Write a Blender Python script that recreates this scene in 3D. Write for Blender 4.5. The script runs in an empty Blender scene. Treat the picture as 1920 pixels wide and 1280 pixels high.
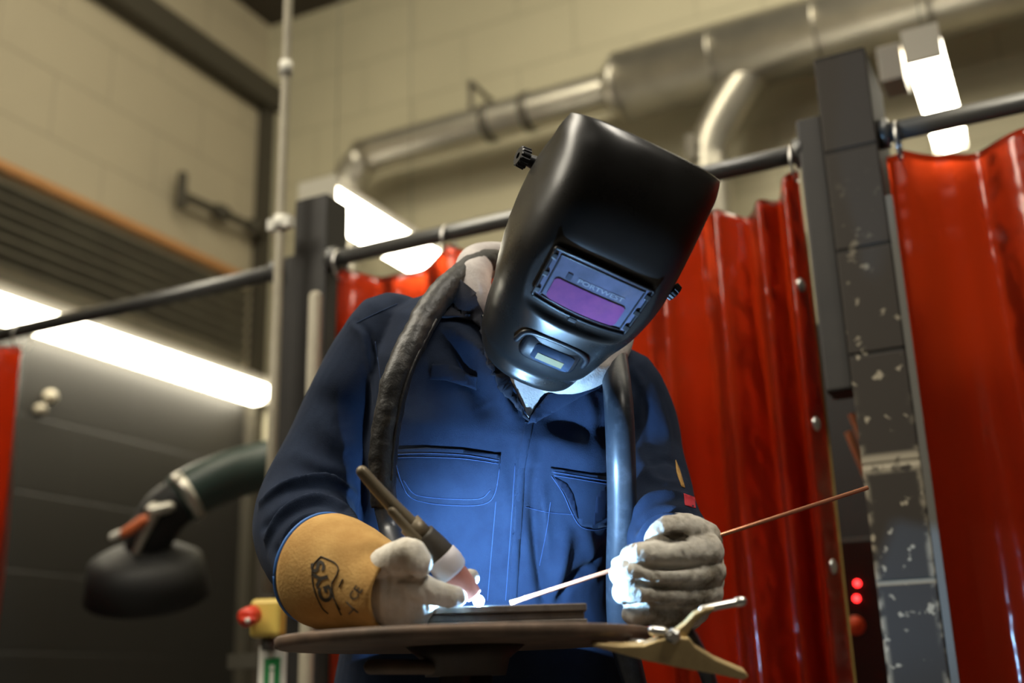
import bpy, bmesh, math, random
import numpy as np
from mathutils import Vector, Matrix
from mathutils.bvhtree import BVHTree
random.seed(4); rng = np.random.default_rng(4)
scn = bpy.context.scene; COL = scn.collection

# ------------------------------------------------------------------ camera
F = 2125.0                                     # focal length in px of the 1920 px wide frame
_y = np.array([1120, -628, -F]); _y /= np.linalg.norm(_y)
_z = np.array([-194, 6845, -F]); _z -= _z.dot(_y) * _y; _z /= np.linalg.norm(_z)
_x = np.cross(_y, _z)
RW = np.array([_x, _y, _z])                    # camera axes -> world (X along the rear wall, Y into the shop, Z up)
EYE = np.array([0, 0, 1.0])
cam = bpy.data.objects.new('camera', bpy.data.cameras.new('camera')); COL.objects.link(cam)
cam.matrix_world = Matrix.Translation(EYE.tolist()) @ Matrix(RW.tolist()).to_4x4()
cam.data.sensor_width = 36; cam.data.lens = F / 1920 * 36
cam.data.clip_start = 0.05; cam.data.clip_end = 100
cam.data.dof.use_dof = True; cam.data.dof.focus_distance = 1.56; cam.data.dof.aperture_fstop = 1.9
scn.camera = cam

# ------------------------------------------------------------------ world, big lights, exposure
w = bpy.data.worlds.new('world'); scn.world = w; w.use_nodes = True
w.node_tree.nodes['Background'].inputs[0].default_value = (0.9, 0.86, 0.75, 1)
w.node_tree.nodes['Background'].inputs[1].default_value = 0.05
scn.view_settings.view_transform = 'Standard'; scn.view_settings.look = 'None'
scn.view_settings.gamma = 1; scn.view_settings.use_curve_mapping = False
scn.view_settings.exposure = 0.0

def area(name, loc, target, sx, sy, power, col, spread=180):
    l = bpy.data.lights.new(name, 'AREA'); l.spread = math.radians(spread); l.shape = 'RECTANGLE'; l.size = sx; l.size_y = sy
    l.energy = power; l.color = col
    o = bpy.data.objects.new(name, l); COL.objects.link(o); o.location = loc
    d = Vector(target) - Vector(loc); o.rotation_euler = d.to_track_quat('-Z', 'Y').to_euler()
    return o
WARM = (1.0, 0.90, 0.68)
area('hall_and_fill_light', (-2.0, 0.5, 3.5), (-0.85, 1.35, 1.3), 0.8, 1.8, 37, (1.0, 0.92, 0.76), 110)
area('hall_and_fill_light', (-1.2, -1.8, 4.4), (-1.0, 1.6, 1.8), 3.2, 1.0, 13, (1.0, 0.93, 0.80))  # unseen wide light, added to give the helmet forehead a soft reflection
area('hall_and_fill_light', (1.0, 0.7, 4.2), (-0.45, 1.3, 1.1), 0.5, 1.6, 14, (1.0, 0.93, 0.80), 70)  # unseen fill, added with a narrow spread to brighten the left glove
area('hall_and_fill_light', (-0.6, 2.8, 4.4), (-1.2, 4.3, 2.6), 3.6, 0.4, 58, WARM)
area('hall_and_fill_light', (-2.4, 1.8, 4.4), (-3.6, 2.9, 2.8), 0.4, 2.0, 34, WARM)

def at(px, py, d):
    return EYE + d * (RW @ np.array([(px - 960) / F, -(py - 640) / F, -1.0]))
CR, CU, CF = RW[:, 0], RW[:, 1], -RW[:, 2]      # right, up, forward of the viewer as world vectors
def onY(px, py, Y):
    r = RW @ np.array([(px - 960) / F, -(py - 640) / F, -1.0]); return EYE + r * (Y / r[1])

# ------------------------------------------------------------------ materials
def mat(name, col, rough=0.6, metal=0.0, var=None, vscale=8.0, vdetail=6, bump=0.0, bscale=200.0, coat=0.0,
        rvar=0.0, thresh=None, spec=0.5, sheen=0.0, bdetail=3):
    """var: second colour mixed in by noise; thresh: (lo, hi) of the noise ramp."""
    m = bpy.data.materials.new(name); m.use_nodes = True
    nt = m.node_tree; N, L = nt.nodes, nt.links; b = N['Principled BSDF']
    b.inputs['Roughness'].default_value = rough; b.inputs['Metallic'].default_value = metal
    b.inputs['Base Color'].default_value = (*col, 1); b.inputs['Coat Weight'].default_value = coat
    b.inputs['Specular IOR Level'].default_value = spec
    b.inputs['Sheen Weight'].default_value = sheen
    tc = N.new('ShaderNodeTexCoord')
    if var is not None or rvar:
        n = N.new('ShaderNodeTexNoise'); n.inputs['Scale'].default_value = vscale; n.inputs['Detail'].default_value = vdetail
        n.inputs['Roughness'].default_value = 0.65
        L.new(tc.outputs['Object'], n.inputs['Vector'])
        lo, hi = thresh or (0.35, 0.65)
        r = N.new('ShaderNodeMapRange'); r.inputs['From Min'].default_value = lo; r.inputs['From Max'].default_value = hi
        L.new(n.outputs['Fac'], r.inputs['Value'])
        if var is not None:
            mx = N.new('ShaderNodeMix'); mx.data_type = 'RGBA'
            mx.inputs['A'].default_value = (*col, 1); mx.inputs['B'].default_value = (*var, 1)
            L.new(r.outputs['Result'], mx.inputs['Factor']); L.new(mx.outputs['Result'], b.inputs['Base Color'])
        if rvar:
            r2 = N.new('ShaderNodeMapRange'); r2.inputs['To Min'].default_value = rough - rvar; r2.inputs['To Max'].default_value = rough + rvar
            L.new(r.outputs['Result'], r2.inputs['Value']); L.new(r2.outputs['Result'], b.inputs['Roughness'])
    if bump:
        n2 = N.new('ShaderNodeTexNoise'); n2.inputs['Scale'].default_value = bscale; n2.inputs['Detail'].default_value = bdetail
        L.new(tc.outputs['Object'], n2.inputs['Vector'])
        bp = N.new('ShaderNodeBump'); bp.inputs['Strength'].default_value = bump; bp.inputs['Distance'].default_value = 0.002
        L.new(n2.outputs['Fac'], bp.inputs['Height']); L.new(bp.outputs['Normal'], b.inputs['Normal'])
    return m
def emis(name, col, s):
    m = bpy.data.materials.new(name); m.use_nodes = True; b = m.node_tree.nodes['Principled BSDF']
    b.inputs['Base Color'].default_value = (*col, 1); b.inputs['Emission Color'].default_value = (*col, 1)
    b.inputs['Emission Strength'].default_value = s
    return m
def block_mat(name, upper, lower, split, axis, mortar_dark=0.8, bw=0.45, bh=0.22, off=(0, 0)):
    """painted blockwork: brick courses in world metres; lower band of another colour below split"""
    m = bpy.data.materials.new(name); m.use_nodes = True; nt = m.node_tree; N, L = nt.nodes, nt.links; b = N['Principled BSDF']
    g = N.new('ShaderNodeNewGeometry'); s = N.new('ShaderNodeSeparateXYZ'); L.new(g.outputs['Position'], s.inputs[0])
    c = N.new('ShaderNodeCombineXYZ')
    a1 = N.new('ShaderNodeMath'); a1.operation = 'ADD'; a1.inputs[1].default_value = off[0] + 20 * bw
    a2 = N.new('ShaderNodeMath'); a2.operation = 'ADD'; a2.inputs[1].default_value = off[1]
    L.new(s.outputs[axis], a1.inputs[0]); L.new(s.outputs['Z'], a2.inputs[0])
    L.new(a1.outputs[0], c.inputs['X']); L.new(a2.outputs[0], c.inputs['Y'])
    br = N.new('ShaderNodeTexBrick'); br.inputs['Scale'].default_value = 1; br.inputs['Brick Width'].default_value = bw
    br.inputs['Row Height'].default_value = bh; br.inputs['Mortar Size'].default_value = 0.006; br.inputs['Mortar Smooth'].default_value = 0.5
    L.new(c.outputs[0], br.inputs['Vector'])
    n = N.new('ShaderNodeTexNoise'); n.inputs['Scale'].default_value = 1.3; n.inputs['Detail'].default_value = 5
    L.new(g.outputs['Position'], n.inputs['Vector'])
    ms = N.new('ShaderNodeMath'); ms.operation = 'GREATER_THAN'; ms.inputs[1].default_value = split; L.new(s.outputs['Z'], ms.inputs[0])
    mx = N.new('ShaderNodeMix'); mx.data_type = 'RGBA'; mx.inputs['A'].default_value = (*lower, 1); mx.inputs['B'].default_value = (*upper, 1)
    L.new(ms.outputs[0], mx.inputs['Factor'])
    mm = N.new('ShaderNodeMix'); mm.data_type = 'RGBA'; mm.blend_type = 'MULTIPLY'; mm.inputs['B'].default_value = (mortar_dark,) * 3 + (1,)
    L.new(br.outputs['Fac'], mm.inputs['Factor']); L.new(mx.outputs['Result'], mm.inputs['A'])
    mr = N.new('ShaderNodeMapRange'); mr.inputs['To Min'].default_value = 0.82; mr.inputs['To Max'].default_value = 1.12; L.new(n.outputs['Fac'], mr.inputs['Value'])
    mv = N.new('ShaderNodeMix'); mv.data_type = 'RGBA'; mv.blend_type = 'MULTIPLY'; mv.inputs['Factor'].default_value = 1
    L.new(mm.outputs['Result'], mv.inputs['A']); L.new(mr.outputs['Result'], mv.inputs['B'])
    L.new(mv.outputs['Result'], b.inputs['Base Color']); b.inputs['Roughness'].default_value = 0.55
    bp = N.new('ShaderNodeBump'); bp.inputs['Strength'].default_value = 0.5; bp.inputs['Distance'].default_value = 0.006; bp.invert = True
    L.new(br.outputs['Fac'], bp.inputs['Height']); L.new(bp.outputs['Normal'], b.inputs['Normal'])
    return m

M = dict(
    navy=mat('navy_cotton', (0.0085, 0.0140, 0.030), 0.9, var=(0.012, 0.020, 0.041), vscale=22, bump=0.35, bscale=900, spec=0.12, sheen=0.02),
    navy_dark=mat('navy_cotton_collar', (0.012, 0.014, 0.022), 0.85, var=(0.017, 0.019, 0.028), vscale=20, bump=0.35, bscale=900, spec=0.2),
    pocket_in=mat('pocket_shade', (0.006, 0.009, 0.02), 0.95, spec=0.1),
    stitch=mat('stitching', (0.030, 0.055, 0.13), 0.8, spec=0.2),
    helmet=mat('helmet_shell', (0.012, 0.011, 0.010), 0.31, rvar=0.05, vscale=9, bump=0.05, bscale=700, spec=0.5),
    black=mat('black_plastic', (0.008, 0.008, 0.010), 0.38),
    rubber=mat('black_rubber', (0.026, 0.030, 0.038), 0.36, var=(0.06, 0.066, 0.08), vscale=45, thresh=(0.5, 0.75)),
    leather_black=mat('scuffed_leather', (0.008, 0.007, 0.006), 0.5, var=(0.06, 0.052, 0.043), vscale=38, thresh=(0.54, 0.76), bump=0.8, bscale=90),
    cartridge=mat('filter_cartridge', (0.13, 0.14, 0.22), 0.25, var=(0.09, 0.10, 0.15), vscale=30, coat=0.6),
    lens=mat('purple_filter', (0.24, 0.065, 0.19), 0.2, var=(0.17, 0.05, 0.17), vscale=40, coat=0.5),
    letters=mat('grey_lettering', (0.24, 0.25, 0.30), 0.5),
    sensor=mat('sensor_window', (0.05, 0.07, 0.11), 0.12, coat=1.0),
    solar=mat('sensor_strip', (0.17, 0.13, 0.022), 0.5),
    white_cloth=mat('white_cloth', (0.46, 0.43, 0.41), 0.9, var=(0.36, 0.33, 0.32), vscale=30, bump=0.4, bscale=300, spec=0.2),
    glove=mat('cream_leather', (0.66, 0.62, 0.54), 0.8, var=(0.42, 0.36, 0.26), vscale=24, thresh=(0.5, 0.78), bump=0.5, bscale=180, spec=0.25),
    glove_dirty=mat('worn_cream_leather', (0.60, 0.56, 0.48), 0.8, var=(0.17, 0.135, 0.085), vscale=17, thresh=(0.47, 0.66), bump=0.5, bscale=180, spec=0.25),
    tan=mat('tan_split_leather', (0.47, 0.285, 0.095), 0.88, var=(0.36, 0.20, 0.06), vscale=20, bump=0.5, bscale=260, spec=0.2),
    print=mat('black_print', (0.03, 0.022, 0.012), 0.8),
    blue=mat('blue_piping', (0.04, 0.16, 0.5), 0.6),
    skin=mat('skin', (0.52, 0.30, 0.21), 0.55),
    hair=mat('brown_hair', (0.04, 0.025, 0.015), 0.6),
    boot=mat('black_boot_leather', (0.015, 0.014, 0.013), 0.5),
    red_patch=mat('red_badge', (0.42, 0.015, 0.03), 0.8),
    steel_dark=mat('dark_steel', (0.040, 0.032, 0.028), 0.5, metal=0.5, var=(0.075, 0.055, 0.042), vscale=14, rvar=0.1),
    rust=mat('rusty_steel', (0.19, 0.125, 0.085), 0.55, metal=0.25, var=(0.10, 0.07, 0.05), vscale=20),
    plate=mat('mild_steel_plate', (0.22, 0.19, 0.16), 0.45, metal=0.3, var=(0.12, 0.10, 0.085), vscale=25),
    brass=mat('cast_brass', (0.56, 0.42, 0.20), 0.45, metal=0.3, var=(0.44, 0.32, 0.15), vscale=25),
    bright=mat('bright_steel', (0.7, 0.68, 0.64), 0.3, metal=0.9),
    copper=mat('copper_rod', (0.62, 0.27, 0.15), 0.38, metal=0.7),
    ceramic=mat('pink_ceramic', (0.55, 0.22, 0.16), 0.5, var=(0.48, 0.17, 0.12), vscale=40),
    insulator=mat('white_insulator', (0.72, 0.68, 0.70), 0.5),
    torch=mat('torch_rubber', (0.045, 0.038, 0.028), 0.5, var=(0.075, 0.06, 0.042), vscale=30),
    cap=mat('torch_brass_cap', (0.16, 0.125, 0.075), 0.45, metal=0.3),
    column=mat('dark_paint', (0.018, 0.016, 0.0145), 0.55, var=(0.025, 0.022, 0.019), vscale=12),
    conduit=mat('cream_conduit', (0.44, 0.40, 0.30), 0.5, var=(0.36, 0.32, 0.24), vscale=9),
    steel_grey=mat('grey_steel', (0.12, 0.115, 0.10), 0.5, metal=0.2),
    rail=mat('rail_steel', (0.17, 0.17, 0.165), 0.35, metal=0.6),
    galv=mat('galvanised_duct', (0.60, 0.57, 0.49), 0.36, metal=0.85, var=(0.48, 0.46, 0.40), vscale=7),
    band=mat('duct_band', (0.12, 0.11, 0.09), 0.5, metal=0.5),
    beam=mat('dark_beam', (0.05, 0.044, 0.030), 0.7),
    copper_pipe=mat('orange_pipe', (0.52, 0.26, 0.10), 0.45, metal=0.2),
    slat=mat('grey_slats', (0.15, 0.14, 0.105), 0.6, var=(0.12, 0.11, 0.085), vscale=6),
    armhose=mat('green_hose', (0.030, 0.052, 0.045), 0.4),
    hood=mat('black_hood', (0.006, 0.006, 0.006), 0.6),
    orange=mat('orange_grip', (0.62, 0.14, 0.04), 0.5),
    white=mat('white_plastic', (0.72, 0.70, 0.62), 0.45),
    yellow=mat('yellow_plastic', (0.66, 0.48, 0.10), 0.45),
    red=mat('red_plastic', (0.60, 0.045, 0.02), 0.4),
    green=mat('green_sign', (0.02, 0.22, 0.06), 0.5),
    wood=mat('raw_timber', (0.42, 0.24, 0.11), 0.7, var=(0.30, 0.15, 0.07), vscale=14),
    lampbody=mat('lamp_housing', (0.42, 0.40, 0.36), 0.5),
    hem=mat('yellowed_hem', (0.42, 0.27, 0.07), 0.5),
    stain=mat('burn_stain', (0.05, 0.036, 0.02), 0.9),
    floor=mat('concrete_floor', (0.17, 0.16, 0.15), 0.7, var=(0.10, 0.095, 0.09), vscale=2),
    ceil=mat('dark_ceiling', (0.055, 0.045, 0.032), 0.9),
    hallwall=mat('hall_paint', (0.16, 0.145, 0.11), 0.8),
    tube=emis('lit_tube', (1.0, 0.92, 0.72), 19.0),
    led=emis('red_led', (1.0, 0.02, 0.02), 9.0),
    arc=emis('arc', (0.31, 0.60, 1.0), 15500.0),
)
def pvc():
    m = bpy.data.materials.new('red_pvc'); m.use_nodes = True; nt = m.node_tree; N, L = nt.nodes, nt.links
    b = N['Principled BSDF']; out = N['Material Output']
    b.inputs['Base Color'].default_value = (0.42, 0.05, 0.016, 1); b.inputs['Roughness'].default_value = 0.14
    b.inputs['Specular IOR Level'].default_value = 0.6
    t = N.new('ShaderNodeBsdfTranslucent'); t.inputs['Color'].default_value = (1.0, 0.15, 0.04, 1)
    tr = N.new('ShaderNodeBsdfRefraction'); tr.inputs['Color'].default_value = (1.0, 0.31, 0.15, 1)     # tinted hazy PVC, two faces deep
    tr.inputs['IOR'].default_value = 1.18; tr.inputs['Roughness'].default_value = 0.42
    ma = N.new('ShaderNodeMixShader'); ma.inputs[0].default_value = 0.78
    L.new(b.outputs[0], ma.inputs[1]); L.new(t.outputs[0], ma.inputs[2])
    mx = N.new('ShaderNodeMixShader'); mx.inputs[0].default_value = 0.58
    L.new(ma.outputs[0], mx.inputs[1]); L.new(tr.outputs[0], mx.inputs[2])
    gl = N.new('ShaderNodeBsdfGlossy'); gl.inputs['Roughness'].default_value = 0.16; fr = N.new('ShaderNodeFresnel'); fr.inputs['IOR'].default_value = 1.55
    mg = N.new('ShaderNodeMixShader'); L.new(fr.outputs[0], mg.inputs[0]); L.new(mx.outputs[0], mg.inputs[1]); L.new(gl.outputs[0], mg.inputs[2]); L.new(mg.outputs[0], out.inputs[0])
    tc = N.new('ShaderNodeTexCoord'); n = N.new('ShaderNodeTexNoise'); n.inputs['Scale'].default_value = 9; n.inputs['Detail'].default_value = 2
    L.new(tc.outputs['Object'], n.inputs['Vector'])
    bp = N.new('ShaderNodeBump'); bp.inputs['Strength'].default_value = 0.4; bp.inputs['Distance'].default_value = 0.02
    L.new(n.outputs['Fac'], bp.inputs['Height'])
    for q in (b, gl, fr, tr): L.new(bp.outputs['Normal'], q.inputs['Normal'])
    return m
M['pvc'] = pvc()
def chipped():
    """dark painted blockwork end with pale chips, worn arrises and mortar lines every 0.22 m"""
    m = bpy.data.materials.new('chipped_block_paint'); m.use_nodes = True; nt = m.node_tree; N, L = nt.nodes, nt.links; b = N['Principled BSDF']
    g = N.new('ShaderNodeNewGeometry'); s = N.new('ShaderNodeSeparateXYZ'); L.new(g.outputs['Position'], s.inputs[0])
    def math_(op, a, v=None):
        x = N.new('ShaderNodeMath'); x.operation = op
        if hasattr(a, 'links'): L.new(a, x.inputs[0])
        else: x.inputs[0].default_value = a
        if v is not None:
            if hasattr(v, 'links'): L.new(v, x.inputs[1])
            else: x.inputs[1].default_value = v
        return x.outputs[0]
    def ramp(v, a, c):
        r = N.new('ShaderNodeMapRange'); r.inputs['From Min'].default_value = a; r.inputs['From Max'].default_value = c; L.new(v, r.inputs['Value']); return r.outputs['Result']
    n1 = N.new('ShaderNodeTexNoise'); n1.inputs['Scale'].default_value = 42; n1.inputs['Detail'].default_value = 3; L.new(g.outputs['Position'], n1.inputs['Vector'])
    n2 = N.new('ShaderNodeTexNoise'); n2.inputs['Scale'].default_value = 28; n2.inputs['Detail'].default_value = 4; L.new(g.outputs['Position'], n2.inputs['Vector'])
    lowz = ramp(s.outputs['Z'], 2.0, 1.55)                                  # knocks are on the lower part only
    chips = ramp(n1.outputs['Fac'], 0.635, 0.68)
    edge = math_('ABSOLUTE', math_('ADD', s.outputs['X'], 0.3035))          # distance from the middle of the 0.106 m end face
    edge = ramp(edge, 0.040, 0.053)
    edge = math_('MULTIPLY', edge, ramp(n2.outputs['Fac'], 0.46, 0.58))
    edge = math_('MULTIPLY', edge, ramp(s.outputs['Z'], 1.55, 1.35))
    chips = math_('MAXIMUM', chips, edge)
    chips = math_('MULTIPLY', chips, lowz)
    fz = math_('PINGPONG', math_('SUBTRACT', s.outputs['Z'], 1.175), 0.109)   # course joints
    joint = ramp(fz, 0.006, 0.003)
    jp = math_('MULTIPLY', joint, ramp(s.outputs['Z'], 1.6, 1.45))            # bare mortar low down
    pale = math_('MAXIMUM', chips, math_('MULTIPLY', jp, 0.75))
    big = math_('MULTIPLY', ramp(math_('ABSOLUTE', math_('SUBTRACT', s.outputs['Z'], 1.395)), 0.022, 0.012), ramp(n2.outputs['Fac'], 0.36, 0.44))
    pale = math_('MAXIMUM', pale, big)
    mx = N.new('ShaderNodeMix'); mx.data_type = 'RGBA'; mx.inputs['A'].default_value = (0.036, 0.030, 0.024, 1); mx.inputs['B'].default_value = (0.33, 0.29, 0.215, 1)
    L.new(pale, mx.inputs['Factor'])
    dk = N.new('ShaderNodeMix'); dk.data_type = 'RGBA'; dk.blend_type = 'MULTIPLY'; dk.inputs['B'].default_value = (0.35, 0.35, 0.35, 1)
    L.new(math_('MULTIPLY', joint, math_('SUBTRACT', 1.0, pale)), dk.inputs['Factor']); L.new(mx.outputs['Result'], dk.inputs['A'])
    L.new(dk.outputs['Result'], b.inputs['Base Color']); b.inputs['Roughness'].default_value = 0.6; b.inputs['Specular IOR Level'].default_value = 0.25
    bp = N.new('ShaderNodeBump'); bp.inputs['Strength'].default_value = 0.6; bp.inputs['Distance'].default_value = 0.004; bp.invert = True
    L.new(joint, bp.inputs['Height']); L.new(bp.outputs['Normal'], b.inputs['Normal'])
    return m
M['pier'] = chipped()

# ------------------------------------------------------------------ object helpers
def link(name, V, Fc, m, parent=None, smooth=True, solid=0, bevel=0, subsurf=0):
    me = bpy.data.meshes.new(name); me.from_pydata([tuple(map(float, v)) for v in V], [], [tuple(int(i) for i in f) for f in Fc])
    bm = bmesh.new(); bm.from_mesh(me); bmesh.ops.recalc_face_normals(bm, faces=bm.faces); bm.to_mesh(me); bm.free()
    me.materials.append(m)
    if smooth:
        for p in me.polygons: p.use_smooth = True
    o = bpy.data.objects.new(name, me); COL.objects.link(o)
    if parent is not None: setpar(o, parent)
    if solid:
        s = o.modifiers.new('solid', 'SOLIDIFY'); s.thickness = solid; s.offset = -1
    if bevel:
        s = o.modifiers.new('bevel', 'BEVEL'); s.width = bevel; s.segments = 2; s.limit_method = 'ANGLE'
    if subsurf:
        s = o.modifiers.new('sub', 'SUBSURF'); s.levels = s.render_levels = subsurf
    return o
def setpar(o, parent):
    o.parent = parent; bpy.context.view_layer.update(); o.matrix_parent_inverse = parent.matrix_world.inverted()
def thing(name, label, cat, loc=(0, 0, 0), group=None):
    o = bpy.data.objects.new(name, None); COL.objects.link(o); o.location = tuple(map(float, loc)); o.empty_display_size = 0.05
    bpy.context.view_layer.update(); return tag(o, label, cat, group)
def tag(o, label, cat, group=None):
    o['label'] = label; o['category'] = cat
    if group: o['group'] = group
    return o
def struct(o): o['kind'] = 'structure'; return o
def join(*parts):
    V, Fc = [], []
    for v, f in parts:
        n = len(V); V += [tuple(map(float, p)) for p in v]; Fc += [tuple(i + n for i in q) for q in f]
    return V, Fc
def spline(P, n):
    """Catmull-Rom through points (any dimension), n samples"""
    P = np.array(P, float)
    if len(P) == 2: return np.array([P[0] + (P[1] - P[0]) * t for t in np.linspace(0, 1, n)])
    Q = np.vstack([2 * P[0] - P[1], P, 2 * P[-1] - P[-2]])
    d = np.r_[0, np.cumsum(np.linalg.norm(np.diff(P, axis=0), axis=1))]; out = []
    for s in np.linspace(0, d[-1], n):
        i = min(max(np.searchsorted(d, s) - 1, 0), len(P) - 2); t = (s - d[i]) / max(d[i + 1] - d[i], 1e-9)
        a, b, c, e = Q[i:i + 4]
        out.append(0.5 * (2 * b + (c - a) * t + (2 * a - 5 * b + 4 * c - e) * t * t + (3 * b - a - 3 * c + e) * t ** 3))
    return np.array(out)
def tube(P, r, seg=16, n=None, cap=True, flat=1.0, up=None):
    """round-ended tube along a smooth path; r number or list; flat squashes along the frame's second axis"""
    P = np.array(P, float); r = np.full(len(P), r) if np.isscalar(r) else np.array(r, float)
    n = n or max(2, 6 * (len(P) - 1) + 1); A = spline(np.c_[P, r], n); C, rad = A[:, :3], A[:, 3]
    T = np.gradient(C, axis=0); T /= np.linalg.norm(T, axis=1)[:, None] + 1e-12
    u = np.array(up if up is not None else ([0, 0, 1] if abs(T[0][2]) < 0.9 else [1, 0, 0]), float)
    u = u - u.dot(T[0]) * T[0]; u /= np.linalg.norm(u); rings = []
    def ring(c, u, v, q): return [c + q * (np.cos(a) * u + flat * np.sin(a) * v) for a in np.linspace(0, 2 * np.pi, seg, endpoint=False)]
    for i in range(n):
        u = u - u.dot(T[i]) * T[i]; u /= np.linalg.norm(u); v = np.cross(T[i], u)
        if cap and i == 0:
            for k in (80, 55, 28): a = math.radians(k); rings.append(ring(C[0] - T[0] * rad[0] * math.sin(a), u, v, rad[0] * math.cos(a)))
        rings.append(ring(C[i], u, v, rad[i]))
        if cap and i == n - 1:
            for k in (28, 55, 80): a = math.radians(k); rings.append(ring(C[i] + T[i] * rad[i] * math.sin(a), u, v, rad[i] * math.cos(a)))
    return loft(rings)
def loft(rings, closed=True, caps=True):
    k = len(rings[0]); V = [tuple(p) for r in rings for p in r]; Fc = []
    for i in range(len(rings) - 1):
        for j in range(k if closed else k - 1):
            j2 = (j + 1) % k; Fc.append((i * k + j, i * k + j2, (i + 1) * k + j2, (i + 1) * k + j))
    if caps and closed:
        Fc.append(tuple(range(k))[::-1]); Fc.append(tuple((len(rings) - 1) * k + j for j in range(k)))
    return V, Fc
def box(c, s, ax=None):
    c = np.array(c, float); h = np.array(s, float) / 2; A = np.eye(3) if ax is None else np.array(ax, float)
    V = [c + A.T @ (h * np.array([sx, sy, sz])) for sx in (-1, 1) for sy in (-1, 1) for sz in (-1, 1)]
    return V, [(0, 1, 3, 2), (4, 6, 7, 5), (0, 4, 5, 1), (2, 3, 7, 6), (0, 2, 6, 4), (1, 5, 7, 3)]
def bb(x0, x1, y0, y1, z0, z1): return box(((x0 + x1) / 2, (y0 + y1) / 2, (z0 + z1) / 2), (x1 - x0, y1 - y0, z1 - z0))
def cyl(a, b, r0, r1=None, seg=24):
    """flat-ended cylinder or cone"""
    a, b = np.array(a, float), np.array(b, float); r1 = r0 if r1 is None else r1
    t = (b - a) / np.linalg.norm(b - a); u = np.cross(t, [0.3, 0.2, 1]); u /= np.linalg.norm(u); v = np.cross(t, u)
    R = lambda c, r: [c + r * (math.cos(k) * u + math.sin(k) * v) for k in np.linspace(0, 2 * np.pi, seg, endpoint=False)]
    return loft([R(a, r0), R(b, r1)])
def lathe(a, t, prof, seg=40):
    """prof: (distance along t, radius)"""
    a, t = np.array(a, float), np.array(t, float); t /= np.linalg.norm(t); u = np.cross(t, [0.3, 0.2, 1.0]); u /= np.linalg.norm(u); v = np.cross(t, u)
    return loft([[a + t * d + r * (math.cos(k) * u + math.sin(k) * v) for k in np.linspace(0, 2 * np.pi, seg, endpoint=False)] for d, r in prof])
def evalmesh(o):
    dg = bpy.context.evaluated_depsgraph_get(); return bpy.data.meshes.new_from_object(o.evaluated_get(dg), depsgraph=dg)
def fuse(name, parts, voxel, smooth, m, parent=None):
    """union of closed lofts as one continuous skin"""
    V, Fc = join(*parts); o = link(name, V, Fc, m)
    r = o.modifiers.new('r', 'REMESH'); r.mode = 'VOXEL'; r.voxel_size = voxel; r.use_smooth_shade = True
    s = o.modifiers.new('s', 'SMOOTH'); s.factor = 0.5; s.iterations = smooth
    bpy.context.view_layer.update(); me = evalmesh(o); o.modifiers.clear(); old = o.data; o.data = me; bpy.data.meshes.remove(old)
    me.name = name
    if not me.materials: me.materials.append(m)
    for p in me.polygons: p.use_smooth = True
    if parent is not None: setpar(o, parent)
    return o
def bvh_of(*obs):
    V, Fc = join(*[([v.co.copy() for v in o.data.vertices], [tuple(p.vertices) for p in o.data.polygons]) for o in obs])
    return BVHTree.FromPolygons([Vector(v) for v in V], Fc)
def hit(bvh, px, py):
    d = Vector((RW @ np.array([(px - 960) / F, -(py - 640) / F, -1.0])).tolist()).normalized()
    return bvh.ray_cast(Vector(EYE.tolist()), d)
def mverts(o):
    a = np.empty(len(o.data.vertices) * 3); o.data.vertices.foreach_get('co', a); return a.reshape(-1, 3)
def mnorm(o):
    a = np.empty(len(o.data.vertices) * 3); o.data.vertices.foreach_get('normal', a); return a.reshape(-1, 3)
def creases(o, strokes):
    """raise (h>0) or sink (h<0) the cloth along strokes laid over it: (points, width, height)"""
    b = bvh_of(o); V = mverts(o); Nn = mnorm(o); D = np.zeros(len(V))
    for pts, wd, h in strokes:
        S = spline(np.array(pts, float), max(12, 8 * len(pts))); Q = []
        for x, y in S:
            q = hit(b, x, y)
            if q[0] is not None: Q.append(np.array(q[0]))
        if len(Q) < 3: continue
        Q = np.array(Q); lo, hi = Q.min(0) - 3 * wd, Q.max(0) + 3 * wd
        ix = np.where(((V > lo) & (V < hi)).all(1))[0]
        if not len(ix): continue
        dd = np.linalg.norm(V[ix][:, None, :] - Q[None], axis=2); k = dd.argmin(1); dm = dd[np.arange(len(ix)), k]
        taper = np.sin(np.pi * (0.12 + 0.76 * k / (len(Q) - 1)))
        D[ix] += h * taper * np.exp(-(dm / wd) ** 2)
    V = V + Nn * D[:, None]; o.data.vertices.foreach_set('co', V.ravel()); o.data.update()
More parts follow.
